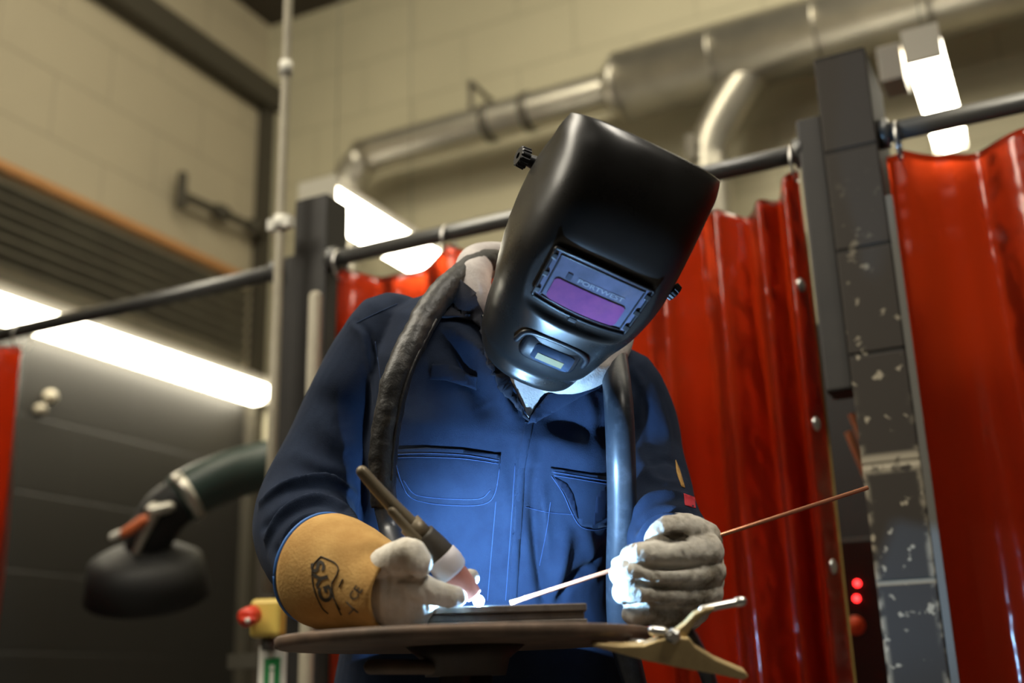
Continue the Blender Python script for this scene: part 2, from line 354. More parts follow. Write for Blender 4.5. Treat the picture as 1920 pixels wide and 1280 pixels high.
def drape(name, poly, bvh, off, m, parent, thick=0.0015, cell=9, smooth=True, bulge=0.0):
    """a piece of cloth or print of the given outline laid on a surface"""
    bm = bmesh.new(); bm.faces.new([bm.verts.new((x, y, 0)) for x, y in poly])
    xs = [p[0] for p in poly]; ys = [p[1] for p in poly]
    for ax, a0, a1 in ((0, min(xs), max(xs)), (1, min(ys), max(ys))):
        for k in np.arange(a0 + cell * .5, a1, cell):
            no = (1, 0, 0) if ax == 0 else (0, 1, 0); co = (k, 0, 0) if ax == 0 else (0, k, 0)
            bmesh.ops.bisect_plane(bm, geom=bm.verts[:] + bm.edges[:] + bm.faces[:], plane_co=co, plane_no=no)
    bmesh.ops.triangulate(bm, faces=[f for f in bm.faces if len(f.verts) > 4])
    bm.verts.ensure_lookup_table(); dead = []
    bnd = np.array([(v.co.x, v.co.y) for v in bm.verts if v.is_boundary])
    for v in bm.verts:
        p = hit(bvh, v.co.x, v.co.y)
        if p[0] is None: dead.append(v); continue
        e = off
        if bulge: e += bulge * (1 - math.exp(-(np.hypot(*(bnd - (v.co.x, v.co.y)).T).min() / 14) ** 2))
        v.co = p[0] + p[1] * e
    bmesh.ops.delete(bm, geom=dead, context='VERTS')
    me = bpy.data.meshes.new(name)
    c = Vector(EYE.tolist())
    bm.normal_update()
    for f in bm.faces:
        if f.normal.dot(c - f.calc_center_median()) < 0: f.normal_flip()
    bm.to_mesh(me); bm.free(); me.materials.append(m)
    for p in me.polygons: p.use_smooth = smooth
    o = bpy.data.objects.new(name, me); COL.objects.link(o); setpar(o, parent)
    if thick:
        s = o.modifiers.new('solid', 'SOLIDIFY'); s.thickness = thick; s.offset = -1
    return o
def seam(name, lines, bvh, m, parent, r=0.0008, off=0.0006):
    for ln in lines:
        S = spline(np.array(ln, float), max(8, 6 * len(ln))); Q = []
        for x, y in S:
            q = hit(bvh, x, y)
            if q[0] is not None and (not Q or np.linalg.norm(Q[-1] - np.array(q[0])) < .03): Q.append(np.array(q[0] + q[1] * off))
        if len(Q) > 3: link(name, *tube(Q, r, 6, n=2 * len(Q), cap=False), m, parent)
def text_mesh(body, size, bold=0.0):
    cu = bpy.data.curves.new('t', 'FONT'); cu.body = body; cu.size = size; cu.align_x = 'CENTER'; cu.align_y = 'CENTER'; cu.offset = bold
    o = bpy.data.objects.new('t', cu); COL.objects.link(o); bpy.context.view_layer.update(); me = evalmesh(o)
    V = [tuple(v.co) for v in me.vertices]; Fc = [tuple(p.vertices) for p in me.polygons]
    bpy.data.objects.remove(o); bpy.data.curves.remove(cu); bpy.data.meshes.remove(me)
    return V, Fc

# ================================================================== THE ROOM
XL, YB, ZC = -3.64, 4.40, 4.62
M['left'] = block_mat('left_wall_paint', (0.42, 0.372, 0.27), (0.017, 0.0155, 0.0125), 2.425, 'Y', bh=0.30, bw=0.6)
M['back'] = block_mat('back_wall_paint', (0.48, 0.445, 0.315), (0.06, 0.05, 0.04), 2.1, 'X', bh=0.30, bw=0.6)  # lower band coloured dark to put shade behind the lower curtains
struct(link('floor', *bb(-5, 7, -5, 5, -0.1, 0), M['floor'], smooth=False))
struct(link('ceiling', *bb(-5, 7, -5, 5, ZC, ZC + 0.1), M['ceil'], smooth=False))
struct(link('wall_left', *bb(XL - 0.15, XL, -5, 4.6, 0, ZC), M['left'], smooth=False))
struct(link('wall_back', *bb(XL - 0.15, 7, YB, YB + 0.15, 0, ZC), M['back'], smooth=False))
struct(link('wall_right', *bb(6.0, 6.15, -5, 4.6, 0, ZC), M['hallwall'], smooth=False))
struct(link('wall_front', *bb(XL - 0.15, 6.1, -5.0, -4.85, 0, ZC), M['hallwall'], smooth=False))
struct(link('trim_1', *bb(XL, XL + 0.10, -4.8, YB, 4.06, 4.20), M['beam'], smooth=False))        # steel wall beam
struct(link('trim_2', *bb(XL, XL + 0.06, YB - 0.07, YB, 0.0, 4.06), M['beam'], smooth=False))     # corner upright
# slatted panel, pipe, bracket and lamp on the left wall
t = thing('slatted_wall_panel', 'wide dark grey slatted panel on left wall under the orange pipe', 'wall panel', (XL, 2.5, 2.62))
link('panel_board', *bb(XL, XL + 0.015, 0.5, 4.28, 2.60, 3.0), M['slat'], t, smooth=False)
for k in range(7):
    z = 2.635 + k * 0.055
    ax = np.array([[0.55, 0, -0.83], [0, 1, 0], [0.83, 0, 0.55]])
    link('slat', *box((XL + 0.035, 2.39, z), (0.010, 3.76, 0.045), ax), M['slat'], t, smooth=False)
o = link('orange_pipe', *tube([(XL + 0.045, -1, 3.045), (XL + 0.045, 4.25, 3.045)], 0.026, 14, n=12), M['copper_pipe'])
tag(o, 'straight orange pipe running along left wall above the slatted panel', 'pipe')
t = thing('pipe_run', 'short dark pipe run with valve fittings on rear wall near corner', 'pipe', onY(430, 455, 4.34))
P = [onY(385, 470, 4.2), onY(450, 450, 4.33), onY(495, 438, 4.36)]
P = [np.array([-3.57, 3.72, 3.30]), np.array([-3.57, 4.0, 3.315]), np.array([-3.57, 4.32, 3.33])]
link('pipe', *tube(P, 0.022, 12), M['beam'], t)
link('valve', *tube([P[0] + [0, 0, -0.05], P[0] + [0, 0, 0.10]], 0.024, 12), M['beam'], t)
link('coupling', *cyl(P[1] - [0, 0.03, 0], P[1] + [0, 0.03, 0], 0.04), M['beam'], t)
link('coupling', *cyl(P[2] - [0, 0.10, 0], P[2] - [0, 0.02, 0], 0.036), M['beam'], t)

def lamp(p0, p1, wd, h, label, group=None, wires=True, side=-1):
    """batten lamp along Y: housing on top, glowing diffuser underneath"""
    x, y0, z = p0; y1 = p1[1]
    t = thing('fluorescent_lamp', label, 'lamp', (x, (y0 + y1) / 2, z), group)
    prof = [(-0.5, 0.0), (-0.46, -0.55), (-0.2, -0.8), (0.2, -0.8), (0.46, -0.55), (0.5, 0.0)]
    A = [[(x + a * wd, y, z + b * h) for a, b in prof] for y in (y0, y0 + 0.02, y1 - 0.02, y1)]
    link('diffuser', *loft(A), M['tube'], t, smooth=False)
    link('housing', *bb(x - wd * 0.42, x + wd * 0.42, y0, y1, z, z + h * 0.5), M['lampbody'], t, smooth=False)
    for y in (y0 - 0.012, y1):
        link('end_cap', *bb(x - wd * 0.5, x + wd * 0.5, y, y + 0.012, z - h * 0.8, z + h * 0.5), M['white'], t, smooth=False)
    if wires:
        for y in (y0 + 0.1, y1 - 0.1): link('hanger', *cyl((x, y, z + h * 0.5), (x, y, ZC), 0.0015, seg=6), M['steel_grey'], t)
    return t
lamp((-2.16, 2.90, 2.66), (-2.16, 3.60, 2.66), 0.155, 0.09, 'short glowing fluorescent lamp left of the helmet under the bent duct')
rl = lamp((-0.19, 3.0, 2.70), (-0.19, 3.62, 2.70), 0.10, 0.08, 'short glowing fluorescent lamp right of the chipped block pier')
link('junction_box', *bb(-0.31, -0.245, 2.99, 3.10, 2.60, 2.71), M['lampbody'], rl, smooth=False, bevel=0.004)
lamp((XL + 0.07, 2.45, 2.49), (XL + 0.07, 4.33, 2.49), 0.13, 0.10, 'long glowing fluorescent lamp on left wall above the extraction arm', wires=False)

# duct on the rear wall
t = thing('spiral_duct', 'galvanised ventilation duct along rear wall bending down at its left end', 'duct', (-1.5, 4.2, 3.5))
ZD = 3.52; YD = 4.18
def seams(p0, p1, r, pitch):
    p0, p1 = np.array(p0), np.array(p1); n = int(np.linalg.norm(p1 - p0) / pitch); out = []
    for k in range(1, n): c = p0 + (p1 - p0) * k / n; d = (p1 - p0) / np.linalg.norm(p1 - p0); out.append(cyl(c - d * 0.004, c + d * 0.004, r + 0.003, seg=32))
    return out
R1, R2 = 0.085, 0.155
elbow = [(-1.50, YD, ZD), (-2.75, YD, ZD)] + [(-2.75 - 0.2 * math.sin(a), YD, ZD - 0.2 + 0.2 * math.cos(a)) for a in np.radians([20, 40, 60, 80])] + [(-2.95, YD, ZD - 0.34), (-2.95, YD, ZD - 0.95)]
link('narrow_duct', *tube(elbow, R1, 28, n=70, cap=False), M['galv'], t)
link('wide_duct', *join(cyl((-1.50, YD, ZD), (5.8, YD, ZD), R2, seg=40), *seams((-1.5, YD, ZD), (5.8, YD, ZD), R2, 0.42)), M['galv'], t)
link('reducer', *join(cyl((-1.56, YD, ZD), (-1.49, YD, ZD), R1 + 0.02, R2 + 0.004, 40)), M['galv'], t)
for x in (-1.95, -2.15): link('duct_band', *cyl((x - 0.02, YD, ZD), (x + 0.02, YD, ZD), R1 + 0.007, seg=32), M['band'], t)
link('branch_duct', *tube([(-0.92, YD, ZD - 0.08), (-1.06, YD, ZD - 0.26), (-1.13, YD, ZD - 0.40), (-1.14, YD, ZD - 0.55), (-1.14, YD, 2.3)], 0.085, 28, n=40, cap=False), M['galv'], t)
link('branch_damper', *join(bb(-1.20, -1.16, YD - 0.11, YD - 0.08, 3.05, 3.16), bb(-1.21, -1.15, YD - 0.10, YD - 0.075, 3.10, 3.12)), M['band'], t, smooth=False)
for x in (-2.25, 0.6): link('duct_hanger', *join(cyl((x, YD, ZD + R1 - 0.01), (x, YD, ZD + 0.24), 0.012), cyl((x, YD, ZD + 0.24), (x, YB, ZD + 0.24), 0.012)), M['band'], t)

# posts of the booths
def post(x0, x1, y0, y1, h, label):
    return tag(link('steel_post', *bb(x0, x1, y0, y1, 0, h), M['column'], smooth=False, bevel=0.006), label, 'post')
post(-1.738, -1.634, 2.23, 2.33, 2.27, 'thick dark steel post at left, right of the pale conduit')
post(-1.795, -1.742, 2.26, 2.34, 2.13, 'thin dark steel post at left, behind the pale conduit')
tag(link('steel_channel', *bb(-0.412, -0.3565, 2.22, 2.30, 1.55, 2.15), M['column'], smooth=False, bevel=0.006), 'short dark steel channel fixed to left face of the chipped block pier', 'channel')
o = link('block_pier', *bb(-0.3565, -0.2505, 2.2, 2.42, 0, 2.27), M['pier'], smooth=False, bevel=0.004)
tag(o, 'dark painted block pier with pale chips between two red curtains', 'pier')
o = link('angle_iron', *join(bb(-0.2495, -0.236, 2.203, 2.209, 0, 1.93), bb(-0.2495, -0.244, 2.209, 2.235, 0, 1.93)), M['steel_grey'], smooth=False)
tag(o, 'thin upright grey angle iron along right edge of block pier', 'angle iron')
o = link('pale_pipe', *tube([(-1.625, 2.18, 0.02), (-1.625, 2.18, 1.96)], 0.017, 14, n=6), M['conduit'])
tag(o, 'short pale upright pipe right of the dark post, behind the sleeve', 'pipe')
t = thing('conduit', 'tall thin pale conduit rising to the ceiling in front of dark posts', 'conduit', (-1.72, 2.15, 1.2))
link('conduit_tube', *tube([(-1.72, 2.15, 1.24), (-1.72, 2.15, ZC)], 0.0125, 14, n=8, cap=False), M['conduit'], t)
for z in (2.17, 2.62): link('coupler', *cyl((-1.72, 2.15, z - 0.02), (-1.72, 2.15, z + 0.02), 0.0175), M['white'], t)
link('saddle_clip', *bb(-1.755, -1.685, 2.14, 2.165, 2.155, 2.185), M['white'], t, smooth=False)
# rails
for x0, x1, lab in ((-3.6, -1.795, 'curtain rail at far left crossing in front of the long lamp'), (-1.634, -0.405, 'curtain rail behind the welder between dark post and block pier'),
                    (-0.25, 2.2, 'curtain rail right of the block pier above the red curtain')):
    t = thing('curtain_rail', lab, 'rail', ((x0 + x1) / 2, 2.25, 2.086))
    link('rail_tube', *tube([(x0, 2.25, 2.086), (x1, 2.25, 2.086)], 0.021, 16, n=4, cap=False), M['rail'], t)
    for e in (x0, x1 - 0.02): link('rail_socket', *cyl((e, 2.25, 2.086), (e + 0.02, 2.25, 2.086), 0.032), M['rail'], t)

# ------------------------------------------------------------------ curtains
def curtain(x0, x1, zb, folds, top, label, seed, rings_at, Y=2.25, nx=320, nz=110, eyelets=()):
    """sheet hung from a rail; folds: list of (x centre, width, depth); top(x) = drop of the top edge below the rail"""
    r = np.random.default_rng(seed); X = np.linspace(x0, x1, nx); V = []; Fc = []
    for j in range(nz):
        q = j / (nz - 1)
        for x in X:
            zt = 2.058 - top(x); z = zt + (zb - zt) * q
            y = 0.0
            for fx, fw, fd, lean in folds:
                y += fd * math.exp(-((x - fx - lean * q) / fw) ** 2) * (0.55 + 0.45 * min(1, q * 3))
            y += 0.006 * math.sin(31 * x + 2.5 * q + seed) + 0.004 * math.sin(9 * q + 14 * x)
            V.append((x, Y + y, z))
    for j in range(nz - 1):
        for i in range(nx - 1): a = j * nx + i; Fc.append((a, a + 1, a + nx + 1, a + nx))
    t = thing('welding_curtain', label, 'curtain', ((x0 + x1) / 2, Y, zb))
    sh = link('sheet', V, Fc, M['pvc'], t, solid=0.002)
    if seed == 3: link('hem', *tube([np.array(V[j * nx + nx - 1]) for j in range(8, nz, 6)], 0.004, 8, cap=False, n=60), M['hem'], t)
    for x in rings_at:
        pts = [(x, 2.25 + 0.034 * math.cos(a), 2.076 + 0.04 * math.sin(a) - 0.012) for a in np.linspace(0, 2 * np.pi, 14)]
        link('hook', *tube(pts, 0.0035, 8, n=28, cap=False), M['bright'], t)
    b = BVHTree.FromPolygons([Vector(v) for v in V], Fc)
    for px, py in eyelets:
        h = hit(b, px, py)
        if h[0] is None: continue
        n = h[1] if h[1].dot(Vector(EYE.tolist()) - h[0]) > 0 else -h[1]
        link('eyelet', *lathe(h[0] + n * 0.001, n, [(0, 0.015), (0.003, 0.0145), (0.006, 0.010), (0.007, 0.005)], 20), M['bright'], t)
    return t
r1 = np.random.default_rng(9)
folds_mid = [(-1.6 + k * 0.085 + r1.uniform(-.02, .02), r1.uniform(.022, .045), r1.uniform(-.05, .05), r1.uniform(-.02, .02)) for k in range(9)]
folds_mid += [(-0.86, .03, -.05, .01), (-0.79, .03, .05, 0), (-0.72, .03, -.05, 0), (-0.655, .022, .04, .02), (-0.60, .022, -.055, .03), (-0.545, .016, .05, .02),
              (-0.505, .014, -.06, .01), (-0.475, .012, .05, 0), (-0.45, .012, -.05, 0), (-0.425, .01, .03, 0)]
def top_mid(x):
    hooks = [-1.60, -1.28, -1.08, -0.80, -0.70, -0.43]
    for a, b in zip(hooks, hooks[1:]):
        if a <= x <= b: s = (x - a) / (b - a); return (0.085 if a in (-0.70,) else 0.05 if a < -1.5 else 0.22 * (b - a)) * 4 * s * (1 - s) * (0.75 + 0.5 * s)
    return 0.01
curtain(-1.61, -0.428, 0.25, folds_mid, top_mid, 'red welding curtain behind the welder, bunched against the dark post', 3,
        (-1.60, -1.28, -1.08, -0.80, -0.70, -0.43), eyelets=((1528, 795), (1560, 1062), (1500, 535)))
folds_r = [(-0.16, .04, .03, .02), (-0.08, .035, .045, .03), (0.02, .05, -.05, .03), (0.11, .04, .035, .0), (0.2, .045, -.045, .02), (0.3, .05, .04, 0)]
folds_r += [(0.4 + k * .1, .04, (-1) ** k * .045, 0) for k in range(12)]
def top_r(x):
    hooks = [-0.22, 0.10, 0.32, 0.6, 0.9, 1.2, 1.55]
    for a, b in zip(hooks, hooks[1:]):
        if a <= x <= b: s = (x - a) / (b - a); return 0.10 * (b - a) * 4 * s * (1 - s)
    return 0.01
curtain(-0.246, 1.56, 0.25, folds_r, top_r, 'red welding curtain at right edge, right of the block pier', 5, (-0.215, 0.10, 0.32, 0.6, 0.9), Y=2.285)
folds_l = [(-3.2 + k * 0.07, .025, (-1) ** k * .045, 0) for k in range(9)]
curtain(-3.35, -2.735, 0.25, folds_l, lambda x: 0.015, 'red welding curtain at far left edge under the long lamp', 8, (-3.3, -3.0, -2.76), nx=140)

# ------------------------------------------------------------------ left booth: extraction arm, isolator, sign, wall knob
t = thing('extraction_arm', 'dark green fume extraction arm with black hood inside the left booth', 'extraction arm', at(330, 935, 3.5))
hp = [np.array([-1.9, 4.39, 2.35]), np.array([-1.95, 4.1, 2.30]), np.array([-2.0, 3.6, 2.05]), at(600, 848, 3.65), at(540, 862, 3.6), at(450, 885, 3.5), at(380, 912, 3.45), at(335, 938, 3.42)]
rad = 0.076; hose = tube(hp, rad, 28, n=60, cap=False)
link('flexible_hose', *hose, M['armhose'], t)
e0 = hp[-1]; dn = at(262, 1030, 3.40) - e0; dn /= np.linalg.norm(dn)
link('hose_clamp', *lathe(at(350, 930, 3.42), hp[-1] - hp[-2], [(-0.02, 0.070), (-0.018, 0.078), (0.012, 0.078), (0.014, 0.070)], 32), M['galv'], t)
link('nozzle_elbow', *tube([at(345, 932, 3.42), at(310, 960, 3.41), at(285, 1000, 3.40), at(270, 1040, 3.40)], [0.07, 0.072, 0.07, 0.062], 28, n=16, cap=False), M['hood'], t)
link('hood', *lathe(at(272, 1020, 3.40), RW[:, 1] * -1 + 0.15 * CF, [(0, 0.06), (0.03, 0.13), (0.05, 0.165), (0.16, 0.185), (0.165, 0.16), (0.03, 0.10)], 40), M['hood'], t)
link('bracket', *join(tube([at(290, 955, 3.33), at(270, 1000, 3.31), at(255, 1035, 3.31)], [0.022, 0.014, 0.011], 12), tube([at(318, 950, 3.33), at(285, 958, 3.32)], [0.016, 0.02], 12)), M['galv'], t)
link('grip', *tube([at(268, 975, 3.30), at(240, 995, 3.29), at(222, 1003, 3.29)], [0.016, 0.015, 0.010], 12), M['orange'], t)
link('grip_end', *tube([at(224, 1000, 3.289), at(212, 1006, 3.288)], [0.012, 0.012], 12), M['white'], t)
t = thing('isolator_switch', 'small yellow isolator box with red knob below pale conduit', 'switch', (-1.75, 2.14, 1.19))
q = at(486, 1158, 2.36)
ax = np.array([[0.93, 0.36, 0], [-0.36, 0.93, 0], [0, 0, 1]])
link('box', *box(q + [0, 0.03, 0], (0.066, 0.05, 0.078), ax), M['yellow'], t, smooth=False, bevel=0.009)
kn = at(466, 1162, 2.31)
link('knob', *join(lathe(kn + CF * 0.045, -CF - 0.4 * CR, [(0, 0.02), (0.03, 0.019), (0.034, 0.015)], 24), box(kn - [0, 0.0, 0], (0.03, 0.012, 0.010), ax)), M['red'], t)
link('knob_dot', *lathe(kn - CF * 0.004, -CF - 0.4 * CR, [(0, 0.006), (0.004, 0.0055)], 16), M['white'], t)
link('lower_gland', *cyl(q + [0, 0.03, -0.065], q + [0, 0.03, -0.035], 0.013), M['steel_grey'], t)
t = thing('safety_sign', 'green and white safety sign on the dark post under yellow isolator', 'sign', at(510, 1300, 2.36))
s0 = at(510, 1275, 2.37); ax2 = ax
def onsign(u, v, d=0.0): return s0 + ax[0] * u + ax[2] * v - ax[1] * d
link('plate', *box(s0, (0.060, 0.003, 0.14), ax), M['white'], t, smooth=False)
link('green_field', *box(onsign(0, -0.008, 0.002), (0.034, 0.002, 0.105), ax), M['green'], t, smooth=False)
link('pictogram', *join(lathe(onsign(0, 0.026, 0.003), -ax[1], [(0, 0.0055), (0.0012, 0.005)], 16), box(onsign(0, 0.004, 0.0035), (0.009, 0.0012, 0.03), ax),
     box(onsign(0, -0.028, 0.0035), (0.022, 0.0012, 0.010), ax), box(onsign(0.006, 0.054, 0.0035), (0.02, 0.0012, 0.014), ax)), M['white'], t, smooth=False)
o = link('cable_tray', *bb(-1.93, -1.794, 2.27, 2.33, at(455, 1232, 2.62)[2] - .02, at(455, 1232, 2.62)[2] + .015), M['beam'], smooth=False)
t = None
tag(o, 'small dark shelf bracket beside dark post left of safety sign', 'bracket')
o.location = (0, 0, 0)
for px, py, sz, lab in ((91, 744, 0.028, 'upper of two small pale knobs on dark left wall'), (72, 768, 0.022, 'lower of two small pale knobs on dark left wall')):
    r_ = RW @ np.array([(px - 960) / F, -(py - 640) / F, -1.0]); p = EYE + r_ * (XL / r_[0])
    tag(link('wall_knob', *lathe(p, (1, 0, 0), [(0, sz), (0.012, sz), (0.03, sz * 0.8), (0.04, sz * 0.4)], 20), M['conduit']), lab, 'knob')
# right of the middle curtain: machine with LEDs, timber
t = thing('welding_machine', 'dark welding power source with two red lights behind the block pier', 'machine', (-0.45, 2.75, 0))
mq = at(1605, 1108, 2.62)
link('case', *box(mq + [-0.03, 0.20, -0.35], (0.28, 0.36, 0.95)), M['hood'], t, smooth=False, bevel=0.01)
for py in (1092, 1121):
    p = at(1604, py, 2.62); p = p + [0, (mq[1] + 0.018) - p[1], 0]
    link('led', *lathe(p, (0, -1, 0), [(0, 0.0075), (0.006, 0.007), (0.009, 0.004)], 16), M['led'], t)
link('dial', *lathe(at(1604, 1172, 2.62) + [0, 0.02, 0], (0, -1, 0), [(0, 0.024), (0.02, 0.022)], 20), M['orange'], t)
for a, b, lab in (((1580, 800), (1604, 868), 'shorter strip of raw timber leaning left of the block pier'), ((1597, 776), (1618.6, 852.5), 'taller strip of raw timber leaning left of the block pier')):
    A, B = at(*a, 2.50), at(*b, 2.48); A[1] += 0.06 * (a[0] == 1580); B = np.array([A[0] + 0.42, A[1] + 0.02, 0.012])
    tag(link('timber_strip', *tube([A, B], 0.009, 4, n=3, cap=False), M['wood'], smooth=False), lab, 'timber')
o = link('gap_backing', *bb(-0.75, -0.30, 3.2, 3.23, 0, 2.0), M['hood'], smooth=False)  # black sheet closing the view through the gap
tag(o, 'black panel filling the gap left of block pier', 'panel')
# ================================================================== THE WELDER
def ring(L, R, zf, zb, n=2.5, seg=48):
    """cross-section of a clothed trunk between a left and a right point, from depth zf to zb"""
    zc = (zf + zb) / 2; a, b = at(*L, zc), at(*R, zc); c = (a + b) / 2; u = (b - a) / 2; v = CF * (zb - zf) / 2; out = []
    for k in np.linspace(0, 2 * np.pi, seg, endpoint=False):
        cs, sn = math.cos(k), math.sin(k)
        out.append(c + u * math.copysign(abs(cs) ** (2 / n), cs) + v * math.copysign(abs(sn) ** (2 / n), sn))
    return out
def chain(pts, seg=20, **k): return tube([at(*p[:3]) for p in pts], [p[3] for p in pts], seg, **k)
hipL, hipR = at(765, 1330, 1.80), at(1045, 1330, 1.80)
def leg(h, dx, r0):
    return tube([h, h + [dx * .5, 0.02, -0.25], [h[0] + dx, h[1] - 0.03, 0.5], [h[0] + dx, h[1] + 0.02, 0.25], [h[0] + dx, h[1] + 0.03, 0.07]], [r0, r0 * .92, r0 * .72, r0 * .66, r0 * .68], 28, n=24)
person = thing('person', 'person in navy coverall and black welding helmet bending over a round table, welding', 'person', ((hipL + hipR) / 2 * [1, 1, 0]))

# --- body (one skin) : torso, neck, head with face, arms, legs
HC = at(1075, 455, 1.60)                                  # centre of the head inside the helmet
hu = 0.39 * CR + 0.80 * CU - 0.05 * CF + 0.0; hu /= np.linalg.norm(hu)          # crown direction
hf = -CF * 0.9 - CU * 0.45 + CR * 0.25; hf -= hf.dot(hu) * hu; hf /= np.linalg.norm(hf)   # facing
hr = np.cross(hf, hu)
def hd(x, y, z): return HC + hr * x + hu * y + hf * z
def ball(c, ax, rad, seg=20):
    return loft([[c + ax[0] * rad[0] * math.sin(p) * math.cos(q) + ax[1] * rad[1] * math.cos(p) + ax[2] * rad[2] * math.sin(p) * math.sin(q)
                  for q in np.linspace(0, 2 * np.pi, seg, endpoint=False)] for p in np.linspace(0.08, np.pi - 0.08, 14)])
HA = (hr, hu, hf)
head = [ball(hd(0, 0.012, -0.008), HA, (0.073, 0.105, 0.088)), ball(hd(0, -0.045, 0.035), HA, (0.052, 0.062, 0.045)),
        tube([hd(0, 0.012, 0.082), hd(0, -0.022, 0.098)], [0.007, 0.012], 12), ball(hd(0, -0.058, 0.077), HA, (0.024, 0.010, 0.010)),
        ball(hd(0.075, -0.008, -0.012), HA, (0.010, 0.030, 0.020)), ball(hd(-0.075, -0.008, -0.012), HA, (0.010, 0.030, 0.020)),
        ball(hd(0.031, 0.016, 0.075), HA, (0.014, 0.008, 0.010)), ball(hd(-0.031, 0.016, 0.075), HA, (0.014, 0.008, 0.010))]
torso_in = loft([ring((890, 560), (1100, 610), 1.73, 1.85), ring((760, 625), (1165, 690), 1.70, 1.87), ring((725, 760), (1160, 820), 1.635, 1.87), ring((730, 900), (1130, 930), 1.64, 1.87),
                 ring((730, 1080), (1110, 1090), 1.69, 1.89), ring((660, 1260), (1150, 1260), 1.70, 1.92), ring((665, 1380), (1150, 1380), 1.71, 1.92)])
armR = [(740, 655, 1.77, .055), (650, 800, 1.75, .048), (585, 950, 1.70, .042), (600, 1035, 1.58, .038), (660, 1080, 1.47, .030), (725, 1098, 1.39, .030)]
armL = [(1165, 745, 1.77, .055), (1195, 830, 1.77, .047), (1215, 930, 1.72, .042), (1248, 1000, 1.60, .034), (1285, 1060, 1.475, .027)]
def inleg(h): return tube([h, [h[0], h[1], 0.5], [h[0], h[1] + 0.03, 0.1]], [0.085, 0.055, 0.042], 20)
body = fuse('body', [torso_in, *head, tube([hd(0, -0.05, -0.04), at(1000, 590, 1.78)], [0.052, 0.060], 20), chain(armR), chain(armL), inleg(hipL), inleg(hipR)], 0.007, 4, M['skin'], person)
link('hair', *ball(hd(0, 0.030, -0.022), HA, (0.078, 0.098, 0.086)), M['hair'], person)

# --- coverall : trunk, sleeves and legs as one continuous cloth
trunk = loft([ring((850, 520), (1105, 600), 1.71, 1.87), ring((790, 556), (1140, 640), 1.685, 1.89), ring((728, 580), (1170, 680), 1.655, 1.905), ring((700, 660), (1190, 740), 1.61, 1.92),
              ring((690, 760), (1180, 830), 1.59, 1.93), ring((682, 880), (1165, 920), 1.595, 1.93), ring((662, 1000), (1140, 1010), 1.612, 1.93),
              ring((668, 1110), (1140, 1110), 1.62, 1.93), ring((640, 1215), (1180, 1220), 1.66, 1.96), ring((620, 1330), (1195, 1330), 1.67, 1.97), ring((625, 1410), (1190, 1410), 1.69, 1.96)])
sleeveR = [(733, 640, 1.775, .076), (690, 715, 1.77, .080), (640, 810, 1.755, .074), (590, 920, 1.715, .076), (572, 975, 1.67, .076), (590, 1035, 1.58, .072), (628, 1065, 1.49, .060), (650, 1075, 1.455, .054)]
sleeveL = [(1160, 735, 1.785, .072), (1186, 800, 1.785, .073), (1200, 870, 1.76, .069), (1218, 935, 1.70, .068), (1238, 985, 1.62, .061), (1258, 1012, 1.56, .055), (1268, 1022, 1.535, .052)]
cov = fuse('coverall', [trunk, chain(sleeveR, 28), chain(sleeveL, 28), leg(hipL, -0.03, 0.125), leg(hipR, 0.03, 0.125)], 0.0036, 9, M['navy'], person)
S = []
# folds of the right sleeve (left in view)
S += [([(492, 942), (540, 915), (610, 905), (665, 925)], .0075, .017), ([(495, 985), (540, 950), (600, 935), (660, 955)], .0085, -.015),
      ([(500, 1010), (535, 968), (590, 945), (640, 960), (668, 985)], .0075, .018), ([(520, 1030), (555, 985), (605, 968), (655, 985)], .0085, -.015),
      ([(530, 1060), (548, 1010), (590, 980), (650, 985)], .0075, .018), ([(545, 1090), (560, 1040), (590, 1005)], .0085, -.014),
      ([(505, 1045), (530, 1085), (575, 1120)], .010, .006), ([(640, 800), (660, 880), (680, 930)], .016, -.008),
      ([(665, 600), (690, 625), (704, 680), (712, 740)], .005, -.005), ([(655, 604), (680, 632), (694, 690), (700, 750)], .006, .004),
      ([(600, 790), (640, 830), (690, 850)], .016, .006), ([(560, 850), (610, 880), (670, 890)], .014, .007), ([(590, 740), (640, 760), (690, 800)], .018, -.005)]
# folds of the left sleeve (right in view)
S += [([(1190, 960), (1230, 935), (1290, 930)], .0075, .014), ([(1195, 985), (1235, 955), (1300, 955)], .0085, -.014), ([(1195, 1010), (1235, 975), (1300, 972)], .0075, .014),
      ([(1205, 880), (1240, 865), (1275, 870)], .010, -.006), ([(1200, 720), (1215, 790), (1212, 860)], .010, -.007), ([(1235, 760), (1250, 820), (1245, 880)], .012, .006),
      ([(1185, 690), (1205, 730), (1203, 790)], .008, .005), ([(1196, 850), (1230, 900), (1290, 905)], .01, .006)]
# front of the chest
S += [([(985, 790), (972, 870), (965, 1000), (957, 1120)], .004, .005), ([(1000, 880), (1004, 960), (1012, 1060), (1024, 1130)], .009, -.022), ([(985, 820), (995, 880), (1012, 960), (1020, 1060)], .012, .010),
      ([(1045, 1130), (1070, 1090), (1110, 1060), (1128, 1030)], .009, -.014), ([(1060, 1000), (1048, 1060), (1040, 1120)], .012, .014), ([(1075, 960), (1100, 1010), (1118, 1080)], .010, .006),
      ([(830, 640), (870, 690), (905, 760)], .016, -.016), ([(850, 620), (905, 670), (960, 770)], .012, .013), ([(905, 620), (945, 700), (975, 775)], .008, -.011),
      ([(1020, 770), (1080, 800), (1140, 800)], .018, -.012), ([(1010, 830), (1070, 840), (1130, 870)], .02, .007), ([(930, 850), (950, 950), (940, 1080)], .014, .009),
      ([(700, 1010), (760, 1030), (830, 1020)], .02, -.006), ([(800, 560), (780, 640), (765, 740)], .02, .006), ([(1090, 720), (1110, 780), (1120, 840)], .012, .006)]
creases(cov, S)
Vv = mverts(cov); Nn = mnorm(cov)
from mathutils import noise as mnoise
